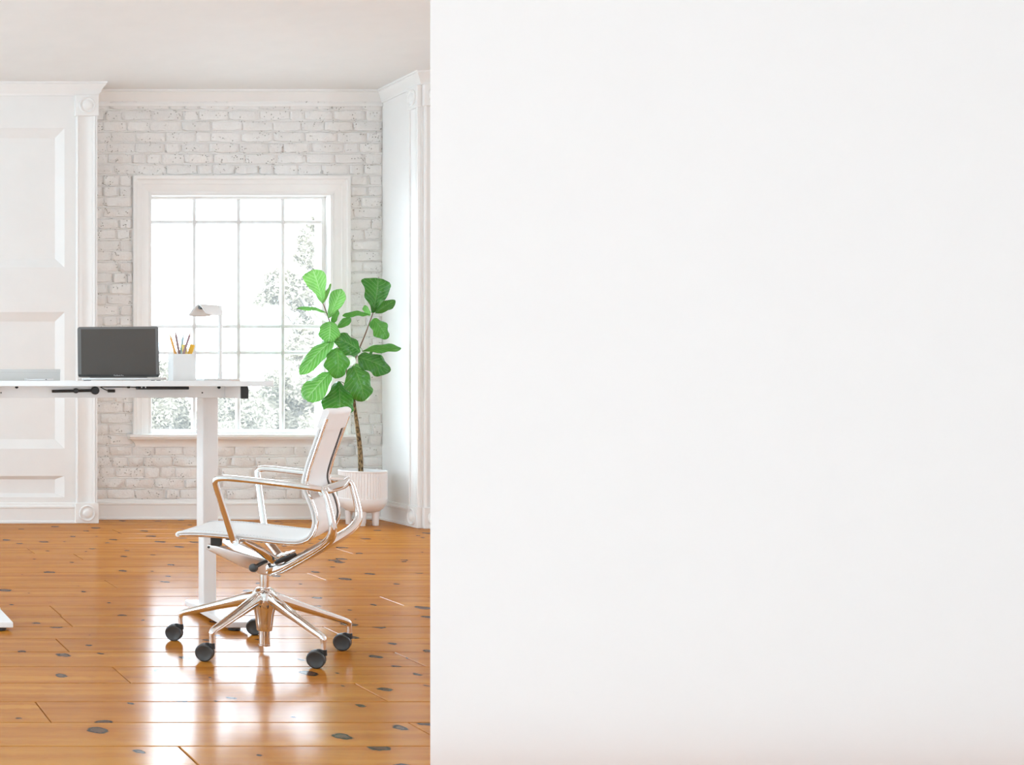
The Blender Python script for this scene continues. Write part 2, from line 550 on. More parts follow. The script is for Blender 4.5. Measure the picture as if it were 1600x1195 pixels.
class MB:
    def __init__(s):
        s.bm = bmesh.new()
        s.round = False

    def box(s, x0, x1, y0, y1, z0, z1, bev=0.0, seg=2, rot=None, piv=None):
        tmp = bmesh.new()
        bmesh.ops.create_cube(tmp, size=1)
        for v in tmp.verts:
            v.co = Vector(((x0 + x1) / 2 + v.co.x * (x1 - x0), (y0 + y1) / 2 + v.co.y * (y1 - y0), (z0 + z1) / 2 + v.co.z * (z1 - z0)))
        if bev:
            bmesh.ops.bevel(tmp, geom=list(tmp.edges), offset=bev, segments=seg, affect='EDGES', profile=0.5)
        s._take(tmp, rot, piv)
        return s

    def _take(s, tmp, rot=None, piv=None):
        mp = {}
        for v in tmp.verts:
            co = v.co
            if rot is not None:
                pv = Vector(piv or (0, 0, 0))
                co = rot @ (co - pv) + pv
            mp[v] = s.bm.verts.new(co)
        for f in tmp.faces:
            try:
                s.bm.faces.new([mp[v] for v in f.verts])
            except ValueError:
                pass
        tmp.free()

    def rings(s, rings, cap0=True, cap1=True):
        s.round = True
        R0 = []
        for r in rings:
            R0.append([s.bm.verts.new(p) for p in r])
        n = len(R0[0])
        for a, b in zip(R0, R0[1:]):
            for i in range(n):
                s.bm.faces.new((a[i], a[(i + 1) % n], b[(i + 1) % n], b[i]))
        if cap0:
            s.bm.faces.new(list(reversed(R0[0])))
        if cap1:
            s.bm.faces.new(R0[-1])
        return s

    def tube(s, pts, rx, ry=None, side=None, n=12, smooth=6, sq=1.0):
        """sweep an oval (sq<1: boxier) along a smoothed path; rx along the side hint, ry across it"""
        path = catmull(pts, smooth) if smooth else [Vector(p) for p in pts]
        m = len(path)
        rxs = lerp_list(rx, m) if isinstance(rx, (list, tuple)) else [rx] * m
        ry = rx if ry is None else ry
        rys = lerp_list(ry, m) if isinstance(ry, (list, tuple)) else [ry] * m
        rings = []
        sd = Vector(side) if side is not None else None
        for i, p in enumerate(path):
            T = (path[min(i + 1, m - 1)] - path[max(i - 1, 0)]).normalized()
            h = sd
            if h is None:
                h = Vector((0, 0, 1)) if abs(T.z) < 0.9 else Vector((1, 0, 0))
                h = T.cross(h)
            h = (h - T * h.dot(T)).normalized()
            if side is None:
                sd = h
            u = T.cross(h).normalized()
            ring = []
            for k in range(n):
                a = 2 * math.pi * k / n
                c, q = math.cos(a), math.sin(a)
                c = math.copysign(abs(c) ** sq, c)
                q = math.copysign(abs(q) ** sq, q)
                ring.append(p + h * (c * rxs[i]) + u * (q * rys[i]))
            rings.append(ring)
        return s.rings(rings)

    def lathe(s, prof, c=(0, 0, 0), n=32, axis=None, cap=True, ripple=None):
        """revolve (r, h) about z (or an axis vector) at c"""
        c = Vector(c)
        q = Matrix.Identity(3)
        if axis is not None:
            q = Vector((0, 0, 1)).rotation_difference(Vector(axis)).to_matrix()
        rings = []
        for j, (r, h) in enumerate(prof):
            ring = []
            for k in range(n):
                rr = r
                if ripple and ripple[0] <= j <= ripple[1]:
                    rr = r + (ripple[2] if k % 2 else 0)
                a = 2 * math.pi * k / n
                ring.append(c + q @ Vector((rr * math.cos(a), rr * math.sin(a), h)))
            rings.append(ring)
        return s.rings(rings, cap, cap)

    def grid(s, pts2, uv=None, thick=0.0):
        """pts2[i][j] -> surface; optional uv layer; optional second layer"""
        V = [[s.bm.verts.new(p) for p in row] for row in pts2]
        lay = s.bm.loops.layers.uv.verify() if uv else None
        for i in range(len(V) - 1):
            for j in range(len(V[0]) - 1):
                f = s.bm.faces.new((V[i][j], V[i + 1][j], V[i + 1][j + 1], V[i][j + 1]))
                if uv:
                    for lp, (a, b) in zip(f.loops, ((i, j), (i + 1, j), (i + 1, j + 1), (i, j + 1))):
                        lp[lay].uv = uv[a][b]
        return s

    def quad(s, *p):
        s.bm.faces.new([s.bm.verts.new(x) for x in p])
        return s

    def mesh(s, name, smooth=True, angle=38, normals=True):
        if normals:
            bmesh.ops.recalc_face_normals(s.bm, faces=list(s.bm.faces))
        me = bpy.data.meshes.new(name)
        s.bm.to_mesh(me)
        s.bm.free()
        if smooth:
            me.shade_smooth()
            me.set_sharp_from_angle(angle=R(angle if s.round else 18))
        return me


LOCALROOT = set()


def add(name, mb, material, parent=None, smooth=True, angle=38, normals=True):
    """one mesh object; parts of an unrotated thing are given in room coordinates"""
    me = mb.mesh(name, smooth, angle, normals) if isinstance(mb, MB) else mb
    if material is not None and not me.materials:
        me.materials.append(material)
    o = bpy.data.objects.new(name, me)
    COL.objects.link(o)
    if parent is not None:
        o.parent = parent
        top = parent
        while top.parent is not None:
            top = top.parent
        if parent.parent is None and top.name not in LOCALROOT:
            o.location = -top.location
    return o


def tag(o, label, cat, group=None, kind=None):
    o['label'] = label
    if cat:
        o['category'] = cat
    if group:
        o['group'] = group
    if kind:
        o['kind'] = kind
    return o


def thing(name, loc, label, cat, rz=0.0, group=None, local=False, kind=None):
    o = bpy.data.objects.new(name, None)
    o.empty_display_size = 0.1
    o.location = loc
    o.rotation_euler = (0, 0, rz)
    COL.objects.link(o)
    if local:
        LOCALROOT.add(o.name)
    return tag(o, label, cat, group, kind)


def struct(name, mb, material, label, smooth=True, angle=38):
    o = add(name, mb, material, None, smooth, angle)
    o['kind'] = 'structure'
    o['label'] = label
    return o


def sweep_plan(path, prof):
    """mitred moulding: prof is (out, z) pairs, out = to the right of the walking direction"""
    mb = MB()
    P = [Vector((x, y)) for x, y in path]
    ns = []
    for a, b in zip(P, P[1:]):
        t = (b - a).normalized()
        ns.append(Vector((t.y, -t.x)))
    rings = []
    for i, p in enumerate(P):
        if i == 0:
            m = ns[0]
        elif i == len(P) - 1:
            m = ns[-1]
        else:
            m = (ns[i - 1] + ns[i]) / (1 + ns[i - 1].dot(ns[i]))
        rings.append([Vector((p.x + m.x * o, p.y + m.y * o, z)) for o, z in prof])
    mb.rings(rings)
    return mb


# ------------------------------------------------------------------ room shell
YB, YP, YF = 9.49, 9.24, 8.90       # brick niche, panelled wall, front of the right-hand wall
NX0, NX1 = 2.19, 4.304              # sides of the niche
ZC = 3.09                           # ceiling

# floor: sub-floor and single boards
slab = struct('floor', MB().box(XL - .2, XR + .2, YR - .2, 9.8, -0.12, -0.014), GAP, 'varnished knotty pine plank floor of the room', False)
JOINTS = {3.35: [1.075], 3.60: [1.822], 3.85: [0.778], 4.10: [1.879], 4.35: [1.142], 4.60: [2.24], 4.85: [1.047],
          5.10: [2.183], 5.35: [1.168], 5.60: [1.174], 6.60: [2.71], 7.60: [1.44, 3.277], 7.10: [0.9], 8.10: [3.6], 5.85: [2.75], 6.10: [0.55, 3.3], 6.35: [1.6]}
rng = random.Random(3)
k = 0
y = 3.60 - 0.25 * 27
while y < YB - 0.02:
    y1 = min(y + 0.25, YB)
    key = min(JOINTS, key=lambda q: abs(q - y))
    js = list(JOINTS[key]) if abs(key - y) < 0.01 else [rng.uniform(-0.5, 3.2)]
    x = js[-1]
    while x < XR - 0.8:
        x += rng.uniform(2.4, 3.6)
        js.append(min(x, XR))
    x = js[0]
    while x > XL + 0.8:
        x -= rng.uniform(2.4, 3.6)
        js.insert(0, max(x, XL))
    for a, b in zip(js, js[1:]):
        if b - a < 0.05:
            continue
        o = add('plank', MB().box(a + .0018, b - .0018, y + .0026, y1 - .0026, -0.018, 0, 0.0026, 2), WOOD, slab)
        o.rotation_euler = (0, 0, 0)
        o.location = (0, 0, rng.uniform(-0.0007, 0.0))
        k += 1
    y += 0.25

struct('ceiling', MB().box(XL - .2, XR + .2, YR - .2, 9.8, ZC, ZC + 0.12), CEIL, 'plain white painted ceiling', False)


def wall_x(y0, y1, wins, x0, x1, z1=ZC):
    """wall along Y with window openings (y ranges)"""
    mb = MB()
    c = y0
    for a, b in wins:
        mb.box(x0, x1, c, a, 0, z1)
        mb.box(x0, x1, a, b, 0, WZ0)
        mb.box(x0, x1, a, b, WZ1, z1)
        c = b
    mb.box(x0, x1, c, y1, 0, z1)
    return mb


struct('wall_far_left', wall_x(YR, 9.3, LEFT_WIN, XL - .2, XL), WALL, 'white side wall with two tall windows', False)
mbw = MB()
c = XL
for a, b in REAR_WIN:
    mbw.box(c, a, YR - .2, YR, 0, ZC)
    mbw.box(a, b, YR - .2, YR, 0, RZ0)
    mbw.box(a, b, YR - .2, YR, RZ1, ZC)
    c = b
mbw.box(c, XR, YR - .2, YR, 0, ZC)
struct('wall_rear', mbw, WALL, 'white wall behind the viewer with two window openings added for light', False)
struct('wall_far_right', wall_x(YR, 9.3, RIGHT_WIN, XR, XR + .2), WALL, 'white side wall with one window opening added for light behind the partition', False)


def plain_window(n, p0, p1, along, label):
    """frame and bars of a window that only lights the room"""
    w = bpy.data.objects.new('window_%d' % n, None)
    COL.objects.link(w)
    w['kind'] = 'structure'
    w['label'] = label
    z_top = RZ1 if along == 'x' else WZ1
    z_low = RZ0 if along == 'x' else WZ0
    def bar(nm, u0, u1, z0, z1, d0, d1):
        mb = MB()
        if along == 'y':
            mb.box(XL - d1, XL - d0, u0, u1, z0, z1, 0.004, 1)
        elif along == 'r':
            mb.box(XR + d0, XR + d1, u0, u1, z0, z1, 0.004, 1)
        else:
            mb.box(u0, u1, YR - d1, YR - d0, z0, z1, 0.004, 1)
        add(nm, mb, TRIM, w)
    bar('window_frame', p0, p0 + .05, z_low, z_top, .02, .12)
    bar('window_frame', p1 - .05, p1, z_low, z_top, .02, .12)
    bar('window_frame', p0 + .05, p1 - .05, z_top - .05, z_top, .02, .12)
    bar('window_frame', p0 + .05, p1 - .05, z_low, z_low + .05, .02, .12)
    m = 4
    for i in range(1, m):
        u = p0 + (p1 - p0) * i / m
        bar('muntin', u - .013, u + .013, z_low + .05, z_top - .05, .05, .09)
    for z in (z_low + .65, z_low + 1.35):
        bar('muntin', p0 + .05, p1 - .05, z - .013, z + .013, .055, .085)


n = 2
for a, b in LEFT_WIN:
    plain_window(n, a, b, 'y', 'tall white window in the side wall')
    n += 1
for a, b in RIGHT_WIN:
    plain_window(n, a, b, 'r', 'unseen white window added behind the partition to light the niche')
    n += 1
for a, b in REAR_WIN:
    plain_window(n, a, b, 'x', 'unseen white window added behind the viewer to light the partition')
    n += 1

# unseen pale rugs added so the floor bounces neutral light
rug = thing('bounce_rug', (-2.0, 2.9, 0), 'unseen pale rug added for neutral bounce light left of the desk', 'rug')
RUGM = mat('pale_bounce_wool', (0.80, 0.79, 0.77), 0.95, bump=0.6, bscale=260)
add('bounce_rug_field', MB().box(-4.2, 0.12, -2.6, 8.5, 0.0005, 0.014, .004, 2), RUGM, rug)
rug2 = thing('bounce_rug', (3.4, .2, 0), 'unseen pale rug added for neutral bounce light before the partition', 'rug')
add('bounce_rug_field', MB().box(0.5, 6.2, -2.6, 3.22, 0.0005, 0.014, .004, 2), RUGM, rug2)
for yy in (-2.6, 3.22):
    add('bounce_rug_border', MB().tube([(0.5, yy, .009), (6.2, yy, .009)], .008, n=8, smooth=0), RUGM, rug2)
for yy in (-2.6, 8.5):
    add('bounce_rug_border', MB().tube([(-4.2, yy, .009), (0.12, yy, .009)], .008, n=8, smooth=0), RUGM, rug)

# plain off-white partition wall in the foreground right, end splayed back
px = (672.3 - VX) * 3.34 / F
mb = MB()
pl = [(px, 3.34), (XR, 3.34), (XR, 3.46), (px + 0.09, 3.46)]
mb.rings([[Vector((a, b, 0)) for a, b in pl], [Vector((a, b, ZC)) for a, b in pl]])
struct('wall_partition', mb, PLAIN, 'large plain off-white partition wall in the foreground', False)

# panelled wall to the left of the niche
PX = [(1.960 - 1.36 * i - 1.22, 1.960 - 1.36 * i) for i in range(5)]
PZ = [(0.180, 0.330), (0.521, 1.481), (1.794, 2.774)]
mb = MB()
xs = sorted({XL, NX0} | {v for p in PX for v in p if v > XL})
zs = sorted({0, ZC} | {v for p in PZ for v in p})


def is_panel(xm, zm):
    return any(a < xm < b for a, b in PX) and any(a < zm < b for a, b in PZ)


for xa, xb in zip(xs, xs[1:]):
    for za, zb in zip(zs, zs[1:]):
        if not is_panel((xa + xb) / 2, (za + zb) / 2):
            mb.quad((xa, YP, za), (xb, YP, za), (xb, YP, zb), (xa, YP, zb))
bmesh.ops.remove_doubles(mb.bm, verts=list(mb.bm.verts), dist=1e-5)
mb.quad((NX0, YP, 0), (NX0, 9.8, 0), (NX0, 9.8, ZC), (NX0, YP, ZC))
mb.quad((XL, YP + .12, 0), (XL, YP + .12, ZC), (NX0, YP + .12, ZC), (NX0, YP + .12, 0))
for f in mb.bm.faces:
    f.normal_update()
wl = bpy.data.objects.new('wall_left', mb.mesh('wall_left', False, normals=False))
wl.data.materials.append(WALL)
COL.objects.link(wl)
tag(wl, 'white wall with recessed bevelled panels left of the brick niche', None, kind='structure')
for a, b in PX:
    if a < XL:
        continue
    for z0, z1 in PZ:
        h = z1 - z0
        bz = 0.066 if h > 0.5 else 0.026
        bx_ = 0.062
        dp = 0.030
        m = MB()
        o4 = [Vector((a, YP, z0)), Vector((b, YP, z0)), Vector((b, YP, z1)), Vector((a, YP, z1))]
        i4 = [Vector((a + bx_, YP + dp, z0 + bz)), Vector((b - bx_, YP + dp, z0 + bz)), Vector((b - bx_, YP + dp, z1 - bz)), Vector((a + bx_, YP + dp, z1 - bz))]
        vo = [m.bm.verts.new(p) for p in o4]
        vi = [m.bm.verts.new(p) for p in i4]
        for i in range(4):
            m.bm.faces.new((vo[i], vo[(i + 1) % 4], vi[(i + 1) % 4], vi[i]))
        m.bm.faces.new(vi)
        add('panel', m, WALL, wl, False, normals=False)

# right-hand wall: side of the niche and the front beyond its corner
mb = MB()
mb.box(NX1, XR, YF, 9.8, 0, ZC)
wr = struct('wall_right', mb, WALL, 'smooth white wall on the right side of the brick niche', False)

# brick wall of the niche, with the window opening
OX0, OX1, OZ0, OZ1 = 2.633, 3.927, 0.613, 2.337
mb = MB()
YW = 9.76
mb.box(NX0, OX0, YB, YW, 0, ZC)
mb.box(OX1, NX1, YB, YW, 0, ZC)
mb.box(OX0, OX1, YB, YW, 0, OZ0)
mb.box(OX0, OX1, YB, YW, OZ1, ZC)
wb = struct('wall_back', mb, BRICK, 'white painted old brick wall around the window', False)

brng = random.Random(21)


def brick_mesh():
    """rough painted brick of unit length and .062 height, back face left open in the mortar"""
    bm = bmesh.new()
    hw, hh = 0.5, 0.0325
    cols, rows = 7, 3
    rings = []
    # outline with rounded, chipped corners (x in unit length, so end rounding stays small)
    out = []
    N = 6
    for i in range(N + 1):
        out.append((-hw + 2 * hw * i / N, -hh))
    out.append((hw, 0))
    for i in range(N, -1, -1):
        out.append((-hw + 2 * hw * i / N, hh))
    out.append((-hw, 0))
    rag = [(brng.gauss(0, .008), brng.gauss(0, .0019)) for _ in out]
    for q, (dep, ins, insx) in enumerate(((0.0, 0, 0), (-0.0085, .0005, .0025), (-0.0115, .0028, .011))):
        ring = []
        for (x, z), (jx, jz) in zip(out, rag):
            cx = abs(abs(x) - hw) < 1e-6
            cor = cx and abs(z) > 0.01
            xx = x - math.copysign(insx + (0.009 if cor else 0), x) if abs(x) > hw - .1 else x
            zz = z - math.copysign(ins + (0.0042 if cor else 0), z) if abs(z) > 0.005 else z
            ring.append((xx + jx, dep + (brng.gauss(0, .0014) if q == 2 else 0), zz + jz))
        rings.append(ring)
    V = [[bm.verts.new(p) for p in r] for r in rings]
    n = len(out)
    for a, b in zip(V, V[1:]):
        for i in range(n):
            bm.faces.new((a[i], a[(i + 1) % n], b[(i + 1) % n], b[i]))
    # face strip between bottom and top rows
    last = V[-1]
    bot = last[:N + 1]
    top = list(reversed(last[N + 2:2 * N + 3]))
    for i in range(N):
        bm.faces.new((bot[i], bot[i + 1], top[i + 1], top[i]))
    bm.faces.new((last[N], last[N + 1], last[N + 2]))
    bm.faces.new((last[2 * N + 2], last[2 * N + 3], last[0]))
    bmesh.ops.recalc_face_normals(bm, faces=list(bm.faces))
    me = bpy.data.meshes.new('brick')
    bm.to_mesh(me)
    bm.free()
    me.shade_smooth()
    me.set_sharp_from_angle(angle=R(50))
    me.materials.append(BRICK)
    return me


BM = [brick_mesh() for _ in range(14)]
CX0, CX1, CZ0, CZ1 = 2.5016, 4.065, 0.535, 2.476


def lay(x0, x1, z):
    # rough mortar bed under this course, standing almost flush, with a fine open crack either side
    m_ = MB()
    n_ = max(3, int((x1 - x0) / .045))
    rg_ = []
    for i in range(n_ + 1):
        xx = x0 + .001 + (x1 - x0 - .002) * i / n_
        zc = z - .0065 + brng.gauss(0, .0009)
        hh = .0038 + brng.gauss(0, .0009)
        d_ = .0065 + brng.gauss(0, .0014)
        rg_.append([Vector((xx, YB, zc - hh - .001)), Vector((xx, YB - d_ * .7, zc - hh)), Vector((xx, YB - d_, zc)), Vector((xx, YB - d_ * .7, zc + hh)), Vector((xx, YB, zc + hh + .001))])
    m_.rings(rg_)
    add('mortar_bed', m_, BRICK, wb, True, 60)
    x = x0 - brng.uniform(0, 0.12)
    while x < x1 - 0.02:
        L = brng.choice((0.205, 0.215, 0.195, 0.21, 0.10, 0.105, 0.16)) * brng.uniform(.95, 1.05)
        a, b = max(x, x0 + .004), min(x + L, x1 - .004)
        if b - a > 0.035:
            o = bpy.data.objects.new('brick', brng.choice(BM))
            COL.objects.link(o)
            o.parent = wb
            o.location = ((a + b) / 2, YB + 0.0005, z + 0.031 + brng.uniform(-.002, .002))
            o.scale = (b - a, brng.uniform(.55, 1.15), brng.uniform(.93, 1.07) * brng.choice((1, 1, 1)))
            o.rotation_euler = (0, brng.uniform(-.012, .012) if L > .15 else brng.uniform(-.03, .03), 0)
        x += L + brng.uniform(.007, .013)


z = 2.489 - 0.078 * 30
while z < 2.96:
    if z + .04 < 0.12:
        z += 0.078
        continue
    if z + 0.062 > CZ0 + .02 and z < CZ1 - .02:
        lay(NX0, CX0 + .004, z)
        lay(CX1 - .004, NX1, z)
    else:
        lay(NX0, NX1, z)
    z += 0.078

# crown moulding running round the whole front, baseboards
crown = [(0, 3.000), (0.010, 3.000), (0.011, 3.012), (0.018, 3.022), (0.026, 3.036), (0.036, 3.054), (0.047, 3.066), (0.050, 3.070), (0.050, 3.076), (0.058, 3.078), (0.058, ZC), (0, ZC)]
o = struct('trim_1', sweep_plan([(XL, YP), (NX0, YP), (NX0, YB), (NX1, YB), (NX1, YF), (XR, YF)], crown), TRIM, 'white crown moulding under the ceiling', True, 25)
struct('trim_2', MB().box(NX0, NX1, YB - .016, YB, 2.975, 3.001, .004), TRIM, 'narrow white fillet strip above the brickwork')
base = [(0, 0), (0.024, 0), (0.024, 0.013), (0.015, 0.018), (0.015, 0.103), (0.021, 0.107), (0.021, 0.118), (0.014, 0.124), (0.010, 0.140), (0, 0.143)]
struct('baseboard_left', sweep_plan([(XL, YP), (2.03, YP)], base), TRIM, 'white moulded baseboard along the panelled wall', True, 25)
struct('baseboard_back', sweep_plan([(NX0, YB), (NX1, YB)], base), TRIM, 'white moulded baseboard under the brick wall', True, 25)
struct('baseboard_right', sweep_plan([(NX1, YB), (NX1, YF + .15)], base), TRIM, 'white moulded baseboard beside the fluted plant pot', True, 25)


struct('baseboard_front', sweep_plan([(NX1 + .168, YF), (XR, YF)], base), TRIM, 'white moulded baseboard behind the partition', True, 25)


def pilaster(n, origin, udir, ndir, w, label):
    """fluted pilaster: origin at floor, u along the wall, n out of it"""
    og, u, nn = Vector(origin), Vector(udir), Vector(ndir)
    root = bpy.data.objects.new('trim_%d' % n, None)
    COL.objects.link(root)
    root['kind'] = 'structure'
    root['label'] = label
    def W(a, o_, z_):
        return og + u * a + nn * o_ + Vector((0, 0, z_))
    e = 0.009
    prof = [(e, 0), (e, .020), (e + .010, .024), (e + .014, .020), (e + .015, .013)]
    c0, c1 = e + .018, w - .042
    for i in range(11):
        t = i / 10
        prof.append((c0 + (c1 - c0) * t, .013 - .011 * math.sin(math.pi * t)))
    prof += [(w - .038, .013), (w - .036, .020), (w - .024, .023), (w - .020, .016), (w - .017, .023), (w - e, .022), (w - e, 0)]
    mb = MB()
    mb.rings([[W(a, b, z_) for a, b in prof] for z_ in (0.14, 2.862)])
    add('shaft', mb, TRIM, root, True, 30)
    for z0, z1 in ((0.0, 0.143), (2.855, 3.002)):
        mb = MB()
        t = MB()
        t.box(0, w, -.030, 0, 0, z1 - z0, .003, 1)
        for v in t.bm.verts:
            v.co = W(v.co.x, -v.co.y, z0 + v.co.z)
        bl = add('corner_block', t, TRIM, root)
        m2 = MB()
        ctr = W(w / 2, .029, (z0 + z1) / 2)
        r = 0.057
        m2.lathe([(r, 0), (r, .008), (r * .95, .012), (r * .88, .012), (r * .82, .006), (r * .74, .0015), (r * .64, .001), (r * .58, .004), (r * .54, .010), (r * .46, .014), (r * .3, .018), (0.001, .019)], ctr, 36, nn)
        add('rosette', m2, TRIM, bl, True, 60)
    return root


pilaster(3, (2.030, YP, 0), (1, 0, 0), (0, -1, 0), 0.164, 'white fluted pilaster with rosette blocks at the left edge of the niche')
pilaster(4, (NX1, YF + .152, 0), (0, -1, 0), (-1, 0, 0), 0.152, 'white fluted pilaster with rosettes on the niche side wall')
pilaster(5, (NX1 + .004, YF, 0), (1, 0, 0), (0, -1, 0), 0.164, 'white fluted pilaster with rosettes on the wall front beside the partition')

# ------------------------------------------------------------------ the window
win = bpy.data.objects.new('window_1', None)
COL.objects.link(win)
tag(win, 'white window with sixteen panes, moulded casing and sill in the brick wall', None, kind='structure')


def casing_run(name, p0, p1, inward, m0, m1):
    """moulded casing board from p0 to p1 (outer edge), profile towards the opening, mitred ends"""
    prof = [(0, 0), (0, .034), (.006, .037), (.026, .037), (.029, .031), (.034, .029), (.062, .029), (.066, .026), (.090, .022), (.112, .017), (.122, .020), (.1315, .020), (.1315, 0)]
    mb = MB()
    a, b = Vector(p0), Vector(p1)
    d = (b - a).normalized()
    iv = Vector(inward)
    r0, r1 = [], []
    for s_, o_ in prof:
        r0.append(a + iv * s_ + d * (s_ * m0) + Vector((0, -o_, 0)))
        r1.append(b + iv * s_ - d * (s_ * m1) + Vector((0, -o_, 0)))
    mb.rings([r0, r1])
    return add(name, mb, TRIM, win, True, 22)


casing_run('casing', (CX0, YB, .605), (CX0, YB, CZ1), (1, 0, 0), 0, 1.06)
casing_run('casing', (CX1, YB, .605), (CX1, YB, CZ1), (-1, 0, 0), 0, 1.06)
casing_run('casing', (CX0, YB, CZ1), (CX1, YB, CZ1), (0, 0, -1), .945, .945)
# lining of the opening
add('jamb', MB().box(OX0 - .012, OX0 + .002, YB - .015, YW, OZ0, OZ1), TRIM, win)
add('jamb', MB().box(OX1 - .002, OX1 + .012, YB - .015, YW, OZ0, OZ1), TRIM, win)
add('head', MB().box(OX0 - .012, OX1 + .012, YB - .015, YW, OZ1 - .002, OZ1 + .012), TRIM, win)
# sill: board with a coved apron, returned at its ends
sx0, sx1 = 2.462, 4.105
add('sill', MB().box(sx0, sx1, YB - .085, YB, .590, .6155, .006, 3), TRIM, win)
add('inner_sill', MB().box(OX0 + .0022, OX1 - .0022, YB - .003, 9.63, .600, .6152), TRIM, win)
cov = [(0, .522), (.012, .522), (.012, .532), (.016, .545), (.024, .558), (.038, .570), (.058, .578), (.066, .580), (.066, .590), (0, .590)]
add('apron', sweep_plan([(sx0 + .072, YB + .0), (sx0 + .073, YB)][:0] + [(sx0 + .070, YB + .001), (sx0 + .070, YB), (sx1 - .070, YB), (sx1 - .070, YB + .001)][1:3], cov), TRIM, win, True, 25)
for sgn, xx in ((-1, sx0 + .070), (1, sx1 - .070)):
    m = MB()
    r0 = [Vector((xx, YB, z_)) for o_, z_ in cov]
    pts = [Vector((xx, YB - o_, z_)) for o_, z_ in cov]
    side = [Vector((xx + sgn * o_, YB, z_)) for o_, z_ in cov]
    corner = [Vector((xx + sgn * o_, YB - o_, z_)) for o_, z_ in cov]
    m.rings([pts, corner, side])
    add('apron_return', m, TRIM, win, True, 25)

SY0, SY1 = 9.565, 9.605
fr = [('stile', OX0 + .0025, OX0 + .030, OZ0, OZ1 - .0015), ('stile', OX1 - .030, OX1 - .0015, OZ0, OZ1 - .0015),
      ('rail', OX0 + .030, OX1 - .030, OZ1 - .020, OZ1 - .0015), ('rail', OX0 + .030, OX1 - .030, OZ0, OZ0 + .032)]
for nm, a, b, c_, d_ in fr:
    add(nm, MB().box(a, b, SY0, SY1, c_, d_, .003, 1), TRIM, win)
MXs = [2.974, 3.296, 3.618]
MZs = [1.203, 1.394, 2.154]
for x in MXs:
    add('muntin', MB().box(x - .015, x + .015, 9.5703, SY1 - .006, OZ0 + .032, OZ1 - .020, .003, 1), TRIM, win)
xe = [OX0 + .030] + [v for x in MXs for v in (x - .015, x + .015)] + [OX1 - .030]
for z_ in MZs:
    for i in range(0, 8, 2):
        add('muntin', MB().box(xe[i], xe[i + 1], 9.5705, SY1 - .008, z_ - .0135, z_ + .0135, .003, 1), TRIM, win)
ze = [OZ0 + .032] + [v for q in MZs for v in (q - .0135, q + .0135)] + [OZ1 - .020]
xp = [OX0 + .029] + MXs + [OX1 - .029]
zp = [OZ0 + .031] + MZs + [OZ1 - .019]
for i in range(0, 8, 2):
    for j in range(0, 8, 2):
        add('pane', MB().quad((xp[i // 2], 9.5681, zp[j // 2]), (xp[i // 2 + 1] - .0006, 9.5681, zp[j // 2]), (xp[i // 2 + 1] - .0006, 9.5681, zp[j // 2 + 1] - .0006), (xp[i // 2], 9.5681, zp[j // 2 + 1] - .0006)), GLASS, win, False)

# ------------------------------------------------------------------ outdoors: grey bounce ground, trees and shrubs beyond the window
struct('ground_outside', MB().box(-30, 60, 9.9, 90, -0.75, -0.6), GROUNDGREY, 'unseen ground outside the window, greyed for neutral bounce light', False)


def foliage(clusters, size, seed, core=.8):
    """leafy mass: leaf blades scattered in lumps (x, y, z, radius, count)"""
    rg = random.Random(seed)
    V, Fc = [], []
    ico = bmesh.new()
    bmesh.ops.create_icosphere(ico, subdivisions=3, radius=1)
    for (cx, cy, cz, rad, cnt) in clusters:
        # leafy lump behind the outer leaves
        n0 = len(V)
        ico.verts.ensure_lookup_table()
        for v in ico.verts:
            k_ = core * rad * rg.uniform(.86, 1.12)
            V.append(Vector((cx + v.co.x * k_, cy + v.co.y * k_, cz + v.co.z * k_ * .85)))
        for f in ico.faces:
            Fc.append(tuple(n0 + v.index for v in f.verts))
        for _ in range(cnt * 3):
            d = Vector((rg.gauss(0, 1), rg.gauss(0, 1), rg.gauss(0, 1))).normalized()
            r = rad * (core + (1.12 - core) * rg.random() ** .8)
            p = Vector((cx, cy, cz)) + Vector((d.x, d.y, d.z * .85)) * r
            a = Vector((rg.gauss(0, 1), rg.gauss(0, 1), rg.gauss(0, .7))).normalized()
            b = a.cross(Vector((rg.gauss(0, 1), rg.gauss(0, 1), rg.gauss(0, 1)))).normalized()
            s_ = size * .58 * rg.uniform(.6, 1.3)
            n0 = len(V)
            V += [p - a * s_, p + b * s_ * .45, p + a * s_, p - b * s_ * .45]
            Fc.append((n0, n0 + 1, n0 + 2, n0 + 3))
    ico.free()
    me = bpy.data.meshes.new('foliage')
    me.from_pydata(V, [], Fc)
    return me


def tree(name, base_xy, top, clusters, label, size=.09, seed=1, group=None, core=.85):
    root = thing(name, (base_xy[0], base_xy[1], -0.6), label, 'tree' if 'tree' in name else 'shrub', group=group)
    mb = MB()
    b = Vector((base_xy[0], base_xy[1], -.62))
    tp = Vector(top)
    mb.tube([b, b.lerp(tp, .5) + Vector((.08, 0, 0)), tp], [.13, .09, .04] if 'tree' in name else [.05, .03, .02], n=8)
    for (cx, cy, cz, rad, cnt) in clusters:
        if rad > .12:
            s0 = b.lerp(tp, random.uniform(.45, .95))
            mb.tube([s0, s0.lerp(Vector((cx, cy, cz)), .5) + Vector((0, 0, .1)), (cx, cy, cz)], [.04, .015], n=6, smooth=3)
    add('trunk', mb, TREEBARK, root)
    f = add('foliage', foliage(clusters, size, seed, core), TREELEAF, root)
    f['kind'] = 'stuff'
    return root


def cl(lst, d, jit, seed):
    rg = random.Random(seed)
    out = []
    for (x, y_, r, n_) in lst:
        dd = d + rg.uniform(-jit, jit)
        p = at(x, y_, dd)
        out.append((p.x, p.y, p.z, r * dd / F, n_))
    return out


